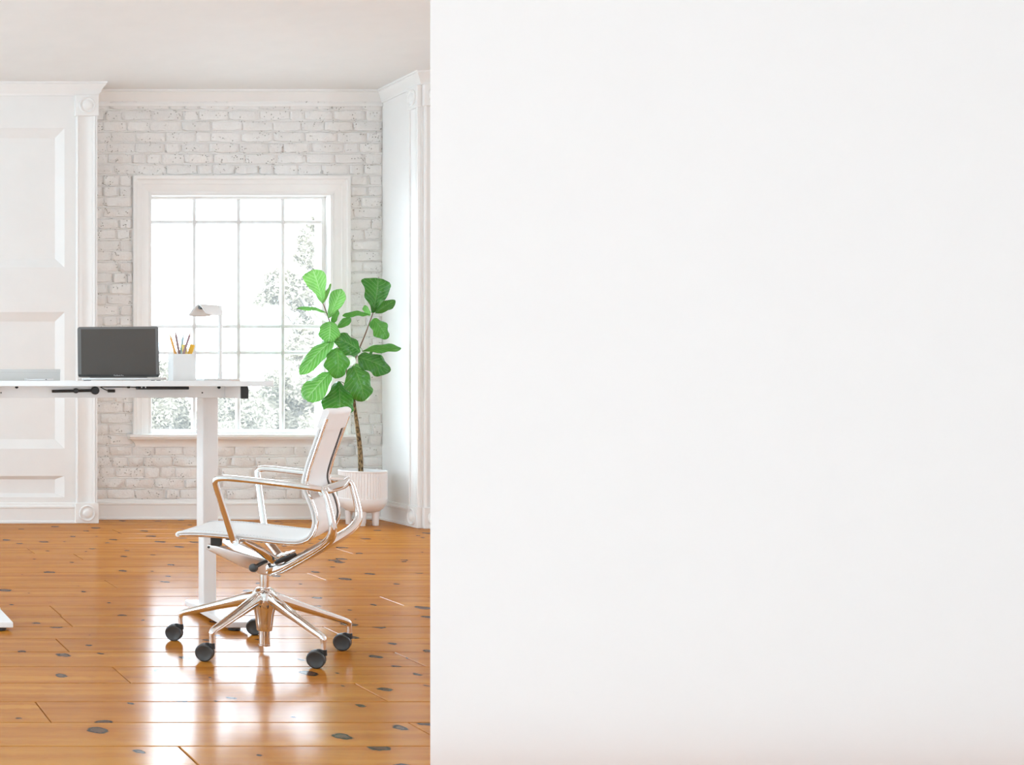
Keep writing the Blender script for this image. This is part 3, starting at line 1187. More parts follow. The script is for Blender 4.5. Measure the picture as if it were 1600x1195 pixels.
T1 = [(495, 372, 26, 330), (484, 400, 22, 220), (500, 350, 18, 120), (520, 390, 40, 400), (540, 440, 50, 400), (436, 440, 22, 230), (425, 460, 18, 120), (456, 448, 24, 260), (470, 470, 20, 120),
      (410, 468, 13, 70), (490, 520, 34, 380), (470, 545, 26, 200), (520, 560, 50, 500), (446, 432, 12, 60)]
tree('garden_tree', (8.2, 20), tuple(at(505, 440, 20)), cl(T1, 20, .6, 2), 'tall sparse pale tree behind the right-hand panes', .085, 5, core=.55)
T2 = [(470, 600, 34, 520), (440, 612, 28, 400), (500, 620, 40, 500), (420, 640, 34, 500), (455, 655, 34, 500), (430, 590, 14, 90), (500, 665, 30, 300)]
tree('garden_shrub', (tuple(at(455, 600, 16.5))[0], 16.5), tuple(at(455, 600, 16.5)), cl(T2, 16.5, .4, 3), 'pale leafy shrub outside right of the desk leg', .06, 6)
T3 = [(345, 640, 30, 480), (375, 632, 28, 420), (395, 655, 30, 420), (350, 668, 30, 400), (365, 612, 12, 80), (325, 650, 24, 300)]
tree('garden_shrub', (tuple(at(360, 630, 16))[0], 16), tuple(at(360, 630, 16)), cl(T3, 16, .4, 4), 'pale leafy shrub outside directly behind the desk leg', .06, 7)
T4 = [(262, 640, 30, 520), (285, 650, 26, 420), (245, 655, 30, 500), (262, 590, 20, 150), (240, 610, 24, 250), (275, 670, 30, 400), (255, 573, 10, 50)]
tree('garden_shrub', (tuple(at(262, 630, 16))[0], 16.2), tuple(at(262, 630, 16.2)), cl(T4, 16.2, .4, 5), 'pale leafy shrub outside behind the left-hand panes', .06, 8)
T5 = [(x, 655 + 8 * math.sin(x), 36, 300) for x in range(180, 620, 26)]
tree('garden_shrub', (tuple(at(400, 650, 24))[0], 24), tuple(at(400, 640, 24)), cl(T5, 24, .8, 6), 'long pale hedge far behind the garden shrubs', .10, 9)

# ------------------------------------------------------------------ desk
TZ = 0.9995
desk = thing('standing_desk', (1.33, 5.575, 0), 'white height-adjustable standing desk with two telescopic legs in front of the window', 'desk')
add('tabletop', MB().box(0.72, 1.930, 5.20, 5.95, TZ - .0225, TZ, .0015, 1), DESKW, desk)
ZB = TZ - .0225
for s_, xc in ((1, 1.802), (-1, 0.864)):
    add('foot', MB().box(xc - .045, xc + .045, 5.25, 5.79, .013, .036, .004, 2), STEELW, desk)
    for yy in (5.275, 5.755):
        add('glide', MB().lathe([(.022, 0), (.024, .002), (.024, .011), (.020, .0135)], (xc - .003, yy, 0), 24), BLACK, desk)
    lo = add('lower_column', MB().box(xc - .028, xc + .028, 5.585, 5.655, .034, .36, .006, 3), STEELW, desk)
    add('upper_column', MB().box(xc - .034, xc + .034, 5.578, 5.662, .335, ZB - .048, .007, 3), STEELW, desk)
    add('foot_plate', MB().box(xc - .045, xc + .045, 5.56, 5.68, .0355, .040, .002, 1), STEELW, desk)
    # bracket running front to back under the top, with a dark end cap
    bx0 = xc + .002 if s_ > 0 else xc - .064
    add('side_bracket', MB().box(bx0, bx0 + .028, 5.215, 5.93, ZB - .048, ZB, .001, 1), STEELW, desk)
    add('end_cap', MB().box(bx0 - .0005, bx0 + .0285, 5.2055, 5.2165, ZB - .049, ZB, .001, 1), BLACK, desk)
add('crossbar', MB().box(0.80, 1.804, 5.40, 5.62, ZB - .048, ZB, .001, 1), STEELW, desk)
yf = 5.398


def onbar(px_, py_):
    return at(px_, py_, yf)


for (a, b_) in ((26, 604.6), (342, 605)):
    p = onbar(a, b_)
    add('bolt', MB().lathe([(.0065, 0), (.0065, .003), (.004, .0045)], p, 16, (0, -1, 0)), BLACK, desk)
for (a, b_) in ((1.5, 613.5), (316, 613.5)):
    p = onbar(a, b_)
    add('bolt', MB().lathe([(.003, 0), (.003, .0015), (.002, .002)], p, 12, (0, -1, 0)), BLACK, desk)
p0, p1 = onbar(81, 611.2), onbar(148, 610)
hs = add('cable_clamp', MB().tube([p0 + Vector((0, -.006, 0)), p1 + Vector((0, -.006, 0))], .0062, .006, n=12, smooth=0), BLACK, desk)
add('clamp_disc', MB().lathe([(.0165, 0), (.0165, .012), (.014, .014)], p1, 24, (0, -1, 0)), BLACK, desk)
add('clamp_disc', MB().lathe([(.0105, 0), (.0105, .013), (.008, .015)], onbar(118, 610.3), 20, (0, -1, 0)), BLACK, desk)
q = Vector((0, -.004, 0))
add('cable', MB().tube([onbar(172, 611) + q, onbar(165, 609) + q, onbar(158, 605.5) + q, onbar(157, 604.4) + q, onbar(165, 604.4) + q, onbar(190, 604.6) + q, onbar(213, 605) + q], .0017, n=8), BLACK, desk)
add('plug', MB().tube([onbar(168, 610.6) + q, onbar(179, 610.8) + q], .0062, .006, n=12, smooth=0), BLACK, desk)
add('cable_bead', MB().lathe([(.003, -.006), (.005, -.004), (.005, .004), (.003, .006)], onbar(200.5, 604.6) + q, 12, (1, 0, 0)), BLACK, desk)
a, b_ = onbar(212, 602.9), onbar(293, 608.4)
add('control_box', MB().box(a.x, b_.x, 5.375, 5.3985, b_.z, ZB - .0002, .003, 2), BLACK, desk)
for xx in (219, 225):
    c_ = onbar(xx, 605)
    add('button', MB().box(c_.x - .002, c_.x + .002, 5.3735, 5.3755, c_.z - .003, c_.z + .003), SILVER, desk)

# ------------------------------------------------------------------ things on the desk
# laptop: hinge at the local origin, screen leaning back
lap = thing('laptop', (1.252, 5.63, TZ), 'open laptop with a dark switched-off screen on the white desk', 'laptop', rz=R(-8.7), local=True)
LW, LD = 0.338, 0.232
for xx, yy in ((.03, -.02), (LW - .03, -.02), (.03, -LD + .02), (LW - .03, -LD + .02)):
    add('rubber_foot', MB().lathe([(.008, 0), (.008, .0025)], (xx, yy, 0), 12), BLACK, lap)
bs = add('base', MB().box(0, LW, -LD, 0.008, .0022, .0125, .0035, 3), SILVER, lap)
add('keyboard', MB().box(.03, LW - .03, -.125, -.02, .0123, .0129), BLACK, lap)
add('trackpad', MB().box(LW / 2 - .06, LW / 2 + .06, -.215, -.135, .0124, .01265), SILVER, lap)
lt = math.atan2(.055, .21)
rm = Matrix.Rotation(-R(9), 3, 'X')
pv = (0, 0.004, .014)
PV = Vector(pv)


def slab_rr(x0_, x1_, z0_, z1_, r_, y0_, y1_):
    o_ = round_rect(x0_, x1_, z0_, z1_, r_)
    return MB().rings([[rm @ (Vector((a_, y_, b2)) - PV) + PV for a_, b2 in o_] for y_ in (y0_, y1_)])


lid = add('lid', slab_rr(0, LW, .0145, .2335, .010, .001, .007), DARKMETAL, lap)
mb = slab_rr(.002, LW - .002, .0165, .2315, .009, -.0003, .0012)
add('bezel', mb, mat('grey_screen_border', (0.17, 0.165, 0.16), 0.35), lap)
add('screen', MB().box(.014, LW - .014, -.0008, .0003, .026, .2235, 0, 1, rm, pv), SCREEN, lap)
add('chin', MB().box(.003, LW - .003, -.0009, .0003, .0175, .0262, 0, 1, rm, pv), mat('black_chin', (0.03, .028, .026), .3), lap)
add('hinge', MB().tube([(.05, .004, .0125), (LW - .05, .004, .0125)], .0045, smooth=0), BLACK, lap)
tx = bpy.data.curves.new('screen_lettering', 'FONT')
tx.body = 'MacBook Pro'
tx.size = 0.0075
tx.align_x = 'CENTER'
tx.extrude = 0.0001
to = bpy.data.objects.new('screen_lettering', tx)
COL.objects.link(to)
dg = bpy.context.evaluated_depsgraph_get()
tm = bpy.data.meshes.new_from_object(to.evaluated_get(dg))
bpy.data.objects.remove(to)
tm.materials.clear()
tm.materials.append(mat('pale_lettering', (0.75, .74, .72), .4))
for v in tm.vertices:
    c_ = Vector((LW / 2 + v.co.x, -.0011 - v.co.z, .0192 + v.co.y))
    v.co = rm @ (c_ - Vector(pv)) + Vector(pv)
add('lettering', tm, None, lap)

# pale grey box at the left end and a phone in front of it
p = at(94, 594, 5.72)
bx_o = thing('document_box', (p.x - .17, 5.80, TZ), 'low pale grey document box at the left end of the desk', 'box')
add('box_body', MB().box(p.x - .34, p.x, 5.72, 5.90, TZ, TZ + .042, .001, 1), GREYCARD, bx_o)
add('box_lid', MB().box(p.x - .341, p.x + .001, 5.719, 5.901, TZ + .036, TZ + .0505, .001, 1), GREYCARD, bx_o)
p = at(41, 594, 5.50)
p2 = at(83, 594, 5.50)
ph = thing('mobile_phone', ((p.x + p2.x) / 2, 5.52, TZ), 'slim silver mobile phone lying in front of the grey box', 'phone')
add('phone_body', MB().box(p.x, p2.x, 5.49, 5.55, TZ, TZ + .0085, .003, 3), SILVER, ph)
add('phone_glass', MB().box(p.x + .003, p2.x - .003, 5.493, 5.547, TZ + .0084, TZ + .0092, .0003, 1), mat('pale_phone_glass', (.6, .61, .61), .1), ph)
c_ = at(72, 592.8, 5.49)
add('side_button', MB().box(c_.x - .003, c_.x + .003, 5.4885, 5.4905, TZ + .003, TZ + .006), BLACK, ph)

# pencil cup and what stands in it
cx0, cx1, cy0, cy1 = (270.5 - VX) * 5.56 / F, (304.5 - VX) * 5.56 / F, 5.56, 5.635
cz1 = at(0, 552.8, 5.56).z
cup = thing('pencil_cup', ((cx0 + cx1) / 2, (cy0 + cy1) / 2, TZ), 'square white pencil cup beside the laptop', 'cup')
th = .004
add('cup_wall', MB().box(cx0, cx1, cy0, cy0 + th, TZ, cz1, .001, 1), LAMPW, cup)
add('cup_wall', MB().box(cx0, cx1, cy1 - th, cy1, TZ, cz1, .001, 1), LAMPW, cup)
add('cup_wall', MB().box(cx0, cx0 + th, cy0 + th, cy1 - th, TZ, cz1, .001, 1), LAMPW, cup)
add('cup_wall', MB().box(cx1 - th, cx1, cy0 + th, cy1 - th, TZ, cz1, .001, 1), LAMPW, cup)
add('cup_bottom', MB().box(cx0 + th, cx1 - th, cy0 + th, cy1 - th, TZ, TZ + .004), LAMPW, cup)


def pencil(top, low, col, tipcol, label, d_, r=.0054):
    a_, b2 = at(*top, d_), at(*low, d_ - .005)
    dirv = (a_ - b2).normalized()
    t0 = b2 + dirv * ((TZ + .0055 - b2.z) / dirv.z)
    t0.x = min(max(t0.x, cx0 + .010), cx1 - .010)
    dirv = (a_ - t0).normalized()
    root = thing('pencil', t0, label, 'pencil', group='pencils in the white cup')
    tip = a_
    sh = a_ - dirv * .022
    add('barrel', MB().tube([t0, sh], r, n=6, smooth=0), mat('pencil_paint', col, .4), root, True, 20)
    w = add('sharpened_tip', MB().tube([sh, tip], [r * .98, .0006], n=8, smooth=0), mat('pencil_wood', tipcol, .6), root)
    return root


pencil((264.5, 520), (274, 552), (.85, .42, .10), (.86, .62, .34), 'orange pencil leaning left in the white cup', 5.601)
pencil((273.5, 516), (280, 552), (.34, .22, .22), (.55, .42, .38), 'dark mauve pencil leaning slightly left in the cup', 5.6125)
pencil((287, 520), (282.5, 552), (.45, .62, .66), (.80, .84, .84), 'pale blue pencil in the middle of the white cup', 5.626)
pencil((298.5, 517), (287, 552), (.36, .22, .22), (.62, .42, .36), 'reddish brown pencil leaning right in the cup', 5.588)


def strip(p0_, p1_, wpx, col, label, d_):
    a_, b2 = at(*p0_, d_), at(*p1_, d_)
    dv = (a_ - b2).normalized()
    t0 = b2 + dv * ((TZ + .0075 - b2.z) / dv.z)
    t0.x = min(max(t0.x, cx0 + .016), cx1 - .016)
    dv = (a_ - t0).normalized()
    root = thing('highlighter_pen', t0, label, 'pen', group='highlighters in the white cup')
    w = wpx * 5.6 / F / 2
    m_ = mat('highlighter_plastic', col, .35)
    j = a_ - dv * .03
    add('pen_body', MB().tube([t0, j], [w * .9, w * .95], .0055, side=(1, 0, 0), n=14, smooth=0, sq=.6), m_, root)
    add('pen_cap', MB().tube([j, a_ - dv * .002, a_], [w, w, w * .8], .0065, side=(1, 0, 0), n=14, smooth=0, sq=.6), m_, root)
    return root


strip((287.5, 538), (290, 552), 7.5, (.90, .72, .20), 'yellow highlighter pen between the pencils in the cup', 5.600)
strip((301, 538.5), (296.5, 552), 7.5, (.92, .55, .06), 'amber highlighter pen at the right of the cup', 5.619)

# desk lamp: thin post, folded sheet shade
ld = 5.78
lb = at(344, 594, ld)
lamp = thing('desk_lamp', (lb.x, ld, TZ), 'slim white desk lamp with a folded sheet shade', 'lamp')
x0, x1 = at(312, 0, ld).x, at(368, 0, ld).x
add('base', MB().box(x0, x1, ld - .06, ld + .06, TZ, TZ + .009, .003, 2), LAMPW, lamp)
ztop = at(0, 478, ld).z
add('post', MB().lathe([(.013, TZ + .008), (.0115, TZ + .014), (.0092, TZ + .035), (.0088, TZ + .06), (.0085, ztop)], (lb.x, ld, 0), 16), LAMPW, lamp)
yl = Vector((0, 0, 0))
ap0, ap1 = at(309.5, 475, ld - .045), at(346, 477.5, ld + .02)         # ridge
n0, n1 = at(321.5, 489.5, ld - .115), at(348, 492, ld - .05)           # near edge
f0, f1 = at(294, 492.5, ld + .035), at(331, 492.5, ld + .10)           # far edge


def flap(r0, r1, e0, e1, bow):
    rows = []
    for i in range(9):
        s_ = i / 8
        row = []
        for j in range(9):
            t = j / 8
            p_ = r0.lerp(r1, t).lerp(e0.lerp(e1, t), s_)
            p_ = p_ + Vector((0, 0, bow * math.sin(math.pi * s_) - .006 * s_ * math.sin(math.pi * t)))
            row.append(p_)
        rows.append(row)
    return rows


for nm, e0, e1 in (('shade_flap', n0, n1), ('shade_flap', f0, f1)):
    g_ = flap(ap0, ap1, e0, e1, .004)
    mb = MB()
    mb.grid(g_)
    o = add(nm, mb, LAMPW, lamp, True, 60, normals=False)
    md = o.modifiers.new('thickness', 'SOLIDIFY')
    md.thickness = .0022
    md.offset = 0
pk = (ap0 + ap1) / 2 + Vector((0, 0, -.010))
add('light_bar', MB().tube([ap0.lerp(ap1, .06) + Vector((0, 0, -.014)), ap0.lerp(ap1, .9) + Vector((0, 0, -.012))], .0085, n=10, smooth=0), BLACK, lamp)
pt = Vector((lb.x, ld, ztop))
add('shade_arm', MB().tube([pt + Vector((0, 0, -.012)), (pt + ap1) / 2 + Vector((0, 0, -.013)), ap0.lerp(ap1, .5) + Vector((0, 0, -.012))], .004, n=8), LAMPW, lamp)
a = at(338, 463, ld)
add('finial', MB().tube([(a.x, ap0.lerp(ap1, .7).y, ap1.z - .003), (a.x, ap0.lerp(ap1, .7).y, a.z)], .0016, n=8, smooth=0), LAMPW, lamp)
add('cross_pin', MB().tube([ap1 + Vector((-.03, -.006, -.006)), ap1 + Vector((.012, .008, -.006))], .0022, n=8, smooth=0), LAMPW, lamp)

# ------------------------------------------------------------------ office chair
CX, CY = 1.7715, 4.867
YAW = R(-33)
ch = thing('office_chair', (CX, CY, 0), 'white swivel office chair with polished aluminium frame and five castors', 'chair', rz=YAW, local=True)
# local x = backwards, local y = the side away from the viewer


def wl2(dx, dy):
    c_, s_ = math.cos(-YAW), math.sin(-YAW)
    return Vector((dx * c_ - dy * s_, dx * s_ + dy * c_, 0))


PR = [(-.262, .430), (-.258, .440), (-.225, .4455), (-.133, .448), (.02, .441), (.115, .436), (.165, .440), (.198, .460), (.2135, .505), (.206, .5525), (.186, .605), (.178, .645), (.190, .70), (.217, .785), (.243, .865), (.252, .888)]
HB = .205
prof = [Vector((t, 0, z_)) for t, z_ in PR]
sm = catmull(prof, 6)
SEG = 6


def sheet(i0, i1, off, half=HB - .004, sag=.006, lift=0.0):
    """fabric between the side rails: profile indices i0..i1 of the smoothed line"""
    rows = []
    for i in range(i0, i1 + 1):
        p_ = sm[i]
        T = (sm[min(i + 1, len(sm) - 1)] - sm[max(i - 1, 0)]).normalized()
        nrm = Vector((T.z, 0, -T.x))     # to the underside / rear
        row = []
        for j in range(13):
            v = -1 + 2 * j / 12
            row.append(p_ + nrm * (off + sag * (1 - v * v)) + Vector((0, v * half, 0)))
        rows.append(row)
    return rows


def fabric(name, i0, i1, sag, parent, material=FABRIC, thick=.005, off=0.0, half=HB - .004):
    mb = MB()
    mb.grid(sheet(i0, i1, off, half, sag))
    o = add(name, mb, material, parent, True, 70, normals=False)
    md = o.modifiers.new('thickness', 'SOLIDIFY')
    md.thickness = thick
    md.offset = 0
    return o


iS = 6 * SEG                                       # rear end of the seat
iB = 11 * SEG                                      # lumbar
seat = fabric('seat', 0, iS, .004, ch)
back = fabric('backrest', iS, len(sm) - 1, .008, ch)
for s_ in (-1, 1):
    path = [Vector((p_.x, s_ * HB, p_.z)) for p_ in sm[::2]]
    add('edge_piping', MB().tube(path[:19], .0055, n=10, smooth=0, side=(0, 1, 0)), PIPING, seat)
    add('edge_piping', MB().tube(path[18:], .0055, n=10, smooth=0, side=(0, 1, 0)), PIPING, back)
    # side rail just behind the fabric
    rail = []
    for i in range(4, len(sm) - 3, 3):
        p_ = sm[i]
        T = (sm[i + 1] - sm[i - 1]).normalized()
        nrm = Vector((T.z, 0, -T.x))
        rail.append(p_ + nrm * .010 + Vector((0, s_ * (HB - .004), 0)))
    m_ = len(rail)
    add('side_rail', MB().tube(rail, [.007] * 3 + [.009] * 2 + [.0125] * 3, .006, n=12, smooth=0, side=(0, 1, 0)), CHROME, ch)
# stitched dots along the edges, one strip per edge
for s_ in (-1, 1):
    mb = MB()
    for i in range(2, len(sm) - 4, 1):
        for h_ in (0, .5):
            p_ = sm[i].lerp(sm[i + 1], h_)
            T = (sm[i + 1] - sm[i]).normalized()
            nrm = Vector((T.z, 0, -T.x))
            for sd in (-1, 1):
                if sd == 1 and i < iS:
                    continue
                c0 = p_ + nrm * (.0042 * sd) + Vector((0, s_ * (HB - .0125), 0))
                mb.lathe([(.0012, -.0006), (.0012, .0006)], c0, 5, nrm)
    o = add('stitching', mb, mat('grey_stitch', (.42, .41, .40), .7), ch)
    o['kind'] = 'stuff'
# head roll: sleeve wrapped over the top of the back
iT = len(sm) - 1
mb = MB()
rings = []
for j in range(17):
    v = -1 + 2 * j / 16
    y_ = v * (HB + .006)
    ring = []
    ep = 1 - .25 * max(0, abs(v) - .85) / .15
    dip = .010 * abs(v) ** 3
    i0 = iT - 9
    for i in range(i0, iT + 1):
        p_ = sm[i]
        T = (sm[min(i + 1, iT)] - sm[i - 1]).normalized()
        nrm = Vector((T.z, 0, -T.x))
        ring.append(p_ + nrm * (.0175 * ep) + Vector((0, y_, .004 * abs(v))))
    tp = sm[iT]
    T = (sm[iT] - sm[iT - 1]).normalized()
    nrm = Vector((T.z, 0, -T.x))
    for a in (60, 30, 0, -30, -60):
        ring.append(tp + nrm * ((.0175 if a > 0 else .011) * ep * math.sin(R(a))) + T * (.013 * ep * math.cos(R(a))) + Vector((0, y_, .004 * abs(v))))
    for i in range(iT, i0 - 1, -1):
        p_ = sm[i]
        T = (sm[min(i + 1, iT)] - sm[i - 1]).normalized()
        nrm = Vector((T.z, 0, -T.x))
        ring.append(p_ - nrm * (.011 * ep) + Vector((0, y_, .004 * abs(v))))
    rings.append(ring)
mb.rings(rings)
add('head_roll', mb, FABRIC, ch, True, 60)
# seat front roll
add('seat_front_roll', MB().tube([(-.260, -HB, .434), (-.262, 0, .433), (-.260, HB, .434)], .0085, n=12), FABRIC, seat)
# arms, lumbar bar, rear uprights
for s_ in (-1, 1):
    arm = [(-.048, s_ * .232, .424), (-.055, s_ * .236, .440), (-.078, s_ * .272, .545), (-.094, s_ * .300, .625), (-.094, s_ * .306, .647), (-.075, s_ * .307, .6545), (-.03, s_ * .305, .654), (.10, s_ * .290, .644), (.20, s_ * .268, .633), (.245, s_ * .250, .627)]
    add('armrest', MB().tube(arm, [.011, .010, .010, .011, .013, .014, .014, .014, .013], [.012, .0125, .012, .0115, .0115, .0115, .0115, .0115, .0115], side=(0, 1, 0), n=16, sq=.8), CHROME, ch)
    up = [(.238, s_ * .246, .628), (.256, s_ * .25, .616), (.268, s_ * .25, .580), (.283, s_ * .25, .505), (.278, s_ * .236, .468), (.252, s_ * .204, .436), (.185, s_ * .138, .388), (.08, s_ * .055, .322), (.025, s_ * .022, .300)]
    add('rear_support', MB().tube(up, [.012, .012, .013, .015, .017, .017, .017, .016, .014], [.009, .010, .011, .013, .015, .016, .018, .02, .02], side=(0, 1, 0), n=14), CHROME, ch)
    pl = [(-.178, s_ * .108, .386), (-.150, s_ * .104, .377), (-.07, s_ * .078, .345), (0.0, s_ * .042, .318), (.03, s_ * .03, .312)]
    fa = add('front_support', MB().tube(pl, [.006, .007, .008, .009, .009], [.010, .015, .023, .029, .027], side=(0, 1, 0), n=20, sq=.28), SATIN, ch)
    add('pivot_bolt', MB().lathe([(.0045, -.002), (.0045, .003), (.003, .004)], (-.172, s_ * (.108 + .005), .384), 12, (0, s_, 0)), BLACK, fa)
    add('seat_bracket', MB().box(-.166, -.128, s_ * .104 - .012, s_ * .104 + .012, .390, .432, .004), BLACK, ch)
    add('arm_joint', MB().lathe([(.013, -.012), (.014, 0), (.013, .012), (.006, .014)], (-.046, s_ * .226, .424), 16, (0, 1, 0)), CHROME, ch)
bar = [(.246, -.252, .622), (.238, -.20, .613), (.224, -.10, .608), (.219, 0, .606), (.224, .10, .608), (.238, .20, .613), (.246, .252, .622)]
add('lumbar_bar', MB().tube(bar, .008, .0175, side=(1, 0, 0), n=16, sq=.8), CHROME, ch)
for s_ in (-1, 1):
    add('back_joint', MB().tube([(.186, s_ * .202, .632), (.205, s_ * .215, .628), (.236, s_ * .246, .626)], [.012, .013, .012], n=12), CHROME, ch)
# pans under the seat
add('seat_strip', MB().box(-.215, -.085, -.19, .19, .428, .434, .002, 1), CHROME, ch)
add('seat_strip', MB().tube([(.098, -.19, .426), (.098, -.12, .418), (.098, 0, .416), (.098, .12, .418), (.098, .19, .426)], .012, .006, side=(1, 0, 0), n=10), CHROME, ch)
add('seat_link', MB().tube([(-.046, -.226, .424), (-.046, -.15, .418), (-.046, 0, .416), (-.046, .15, .418), (-.046, .226, .424)], .012, .006, side=(1, 0, 0), n=10), CHROME, ch)
for s_ in (-1, 1):
    add('seat_link', MB().tube([(-.046, s_ * .12, .416), (.0, s_ * .09, .385), (.045, s_ * .05, .345)], [.010, .012, .012], [.010, .014, .016], side=(0, 1, 0), n=12, sq=.7), CHROME, ch)
# mechanism
mech = add('mechanism', MB().tube([(-.03, 0, .330), (.02, 0, .312), (.07, 0, .330), (.10, 0, .350)], [.034, .046, .050, .044], [.018, .030, .022, .012], side=(0, 1, 0), n=16, sq=.6), CHROME, ch)
for i in range(4):
    add('mechanism_plate', MB().box(.035 + i * .018, .048 + i * .018, -.045, .045, .350 + i * .006, .357 + i * .006, .001, 1), CHROME, mech)
add('spring_cover', MB().tube([(.055, -.071, .338), (.09, -.087, .357), (.135, -.114, .381)], [.004, .006, .003], [.006, .010, .005], side=(0, 1, 0), n=10), BLACK, ch)
kp = wl2(1.688 - CX, 4.745 - CY) + Vector((0, 0, .3245))
add('lever', MB().tube([(.02, -.052, .338), (.012, -.075, .336), kp + Vector((0, .012, 0))], [.006, .0075, .007], n=10), BLACK, ch)
add('lever_knob', MB().lathe([(.010, -.010), (.0145, -.007), (.0155, .0), (.0145, .007), (.011, .009)], kp, 20, (-.25, -1, .0)), CASTER, ch)
# gas column, hub and five-star base
add('gas_column', MB().lathe([(.0165, .19), (.0165, .31)], (0, 0, 0), 24), CHROME, ch)
add('hub', MB().lathe([(.017, .0), (.0195, .0), (.021, .001), (.021, .006), (.0195, .007), (.0195, .035), (.0195, .056), (.026, .057), (.0275, .060), (.030, .085), (.034, .118), (.040, .140), (.046, .165), (.044, .195), (.032, .212), (.021, .2165), (.017, .2165)], (0, 0, .019), 32), CHROME, ch)
PH = R(30)
ax_w = (-math.sin(PH), -math.cos(PH))
tr_w = (-math.cos(PH) * .024, math.sin(PH) * .024)
axl = wl2(*ax_w)
trl = wl2(*tr_w)
HZ = 0.0195
for kk in range(5):
    a = R(72 * kk) - YAW
    dv = Vector((math.cos(a), math.sin(a), 0))
    up_ = Vector((0, 0, 1))
    sd = dv.cross(up_)
    pts = [dv * .012 + up_ * .200, dv * .05 + up_ * .192, dv * .15 + up_ * .160, dv * .25 + up_ * .1275, dv * .298 + up_ * .112, dv * .312 + up_ * .103, dv * .3145 + up_ * .088, dv * .3145 + up_ * .061]
    add('base_arm', MB().tube(pts, [.020, .019, .0165, .0145, .0125, .0115, .0085, .0085], [.026, .024, .0175, .0135, .0115, .0105, .0085, .0085], side=sd, n=14, sq=.85), CHROME, ch)
    c0 = dv * .3145 + trl
    c0.z = .031
    cs = add('castor', MB().lathe([(.022, -.0035), (.022, .0035)], c0, 24, axl), CASTER, ch)
    for s_ in (-1, 1):
        w = MB().lathe([(.006, s_ * .0035), (.0285, s_ * .004), (.031, s_ * .006), (.031, s_ * .016), (.0295, s_ * .0195), (.026, s_ * .0205), (.0245, s_ * .0195), (.004, s_ * .0195)], c0, 32, axl)
        add('wheel', w, CASTER, cs)
    hd = MB()
    hp = dv * .3145
    hd.tube([hp + up_ * .046, hp + up_ * .066], [.0115, .0105], n=14, smooth=0)
    hd.tube([hp + up_ * .052, hp.lerp(Vector((c0.x, c0.y, 0)), .6) + up_ * .061, Vector((c0.x, c0.y, .058))], [.009, .010, .008], [.006, .006, .004], n=10)
    add('castor_housing', hd, BLACK, cs)

# ------------------------------------------------------------------ plant and pot
PXc, PYc = 4.005, 9.13
pot = thing('plant_pot', (PXc, PYc, 0), 'white ribbed ceramic pot on stubby legs in the corner', 'pot')
pr = .158
prof = [(.02, .085), (.07, .088), (.105, .098), (.132, .118), (.150, .145), (.1575, .165), (pr, .185), (pr, .190), (pr, .365), (pr, .370), (.1585, .374), (.156, .378), (.148, .378), (.146, .372), (.146, .330), (.02, .328)]
# ribbed body: own ring loop so that only the middle band is fluted
mb = MB()
NR = 104
rings = []
for j, (r_, h_) in enumerate(prof):
    ring = []
    for k in range(NR):
        a = 2 * math.pi * k / NR
        rr = r_ - (.006 if (j in (7, 8) and k % 2) else 0)
        ring.append(Vector((PXc + rr * math.cos(a), PYc + rr * math.sin(a), h_)))
    rings.append(ring)
mb.rings(rings)
add('pot_body', mb, CERAMIC, pot, True, 30)
add('soil', MB().lathe([(.02, .329), (.145, .331), (.144, .340), (.05, .346), (.01, .347)], (PXc, PYc, 0), 32), SOIL, pot)
for a in (-115, -45, 25, 65, 155, 205):
    if a in (25, 205):
        continue
    lx, ly = PXc + .088 * math.cos(R(a)), PYc + .088 * math.sin(R(a))
    add('pot_leg', MB().lathe([(.019, 0), (.0205, .002), (.022, .06), (.026, .098)], (lx, ly, 0), 20), CERAMIC, pot)

fig = thing('potted_fig', (PXc - .005, PYc, .346), 'fiddle leaf fig with big glossy green leaves in the ribbed pot', 'plant')


def pc(x, y_, d_):                 # spot in the enlarged view of the plant
    return at(450 + x / 4.979, 410 + y_ / 4.979, d_)


tb = Vector((PXc - .012, PYc, .335))
stem = [tb, at(563, 710, 9.12), at(560.5, 685, 9.11), at(556.5, 655, 9.10), at(553.5, 630, 9.09), at(551, 600, 9.08)]
add('trunk', MB().tube(stem, [.017, .0165, .015, .013, .010, .008], n=12), BARK, fig)
STEMM = mat('fig_twig', (.20, .10, .06), .6)
br1 = [at(551, 600, 9.08), pc(505, 810, 9.08), pc(540, 705, 9.06), pc(600, 560, 9.03), pc(655, 410, 9.0), pc(662, 385, 9.0)]
add('branch', MB().tube(br1, [.0075, .006, .005, .0045, .0035, .0028], n=8), STEMM, fig)
br2 = [at(553.5, 635, 9.09), pc(470, 960, 9.06), pc(450, 820, 9.03), pc(390, 640, 9.0), pc(325, 460, 8.97), pc(285, 350, 8.95), pc(270, 315, 8.95)]
add('branch', MB().tube(br2, [.0075, .007, .006, .005, .004, .0035, .003], n=8), STEMM, fig)


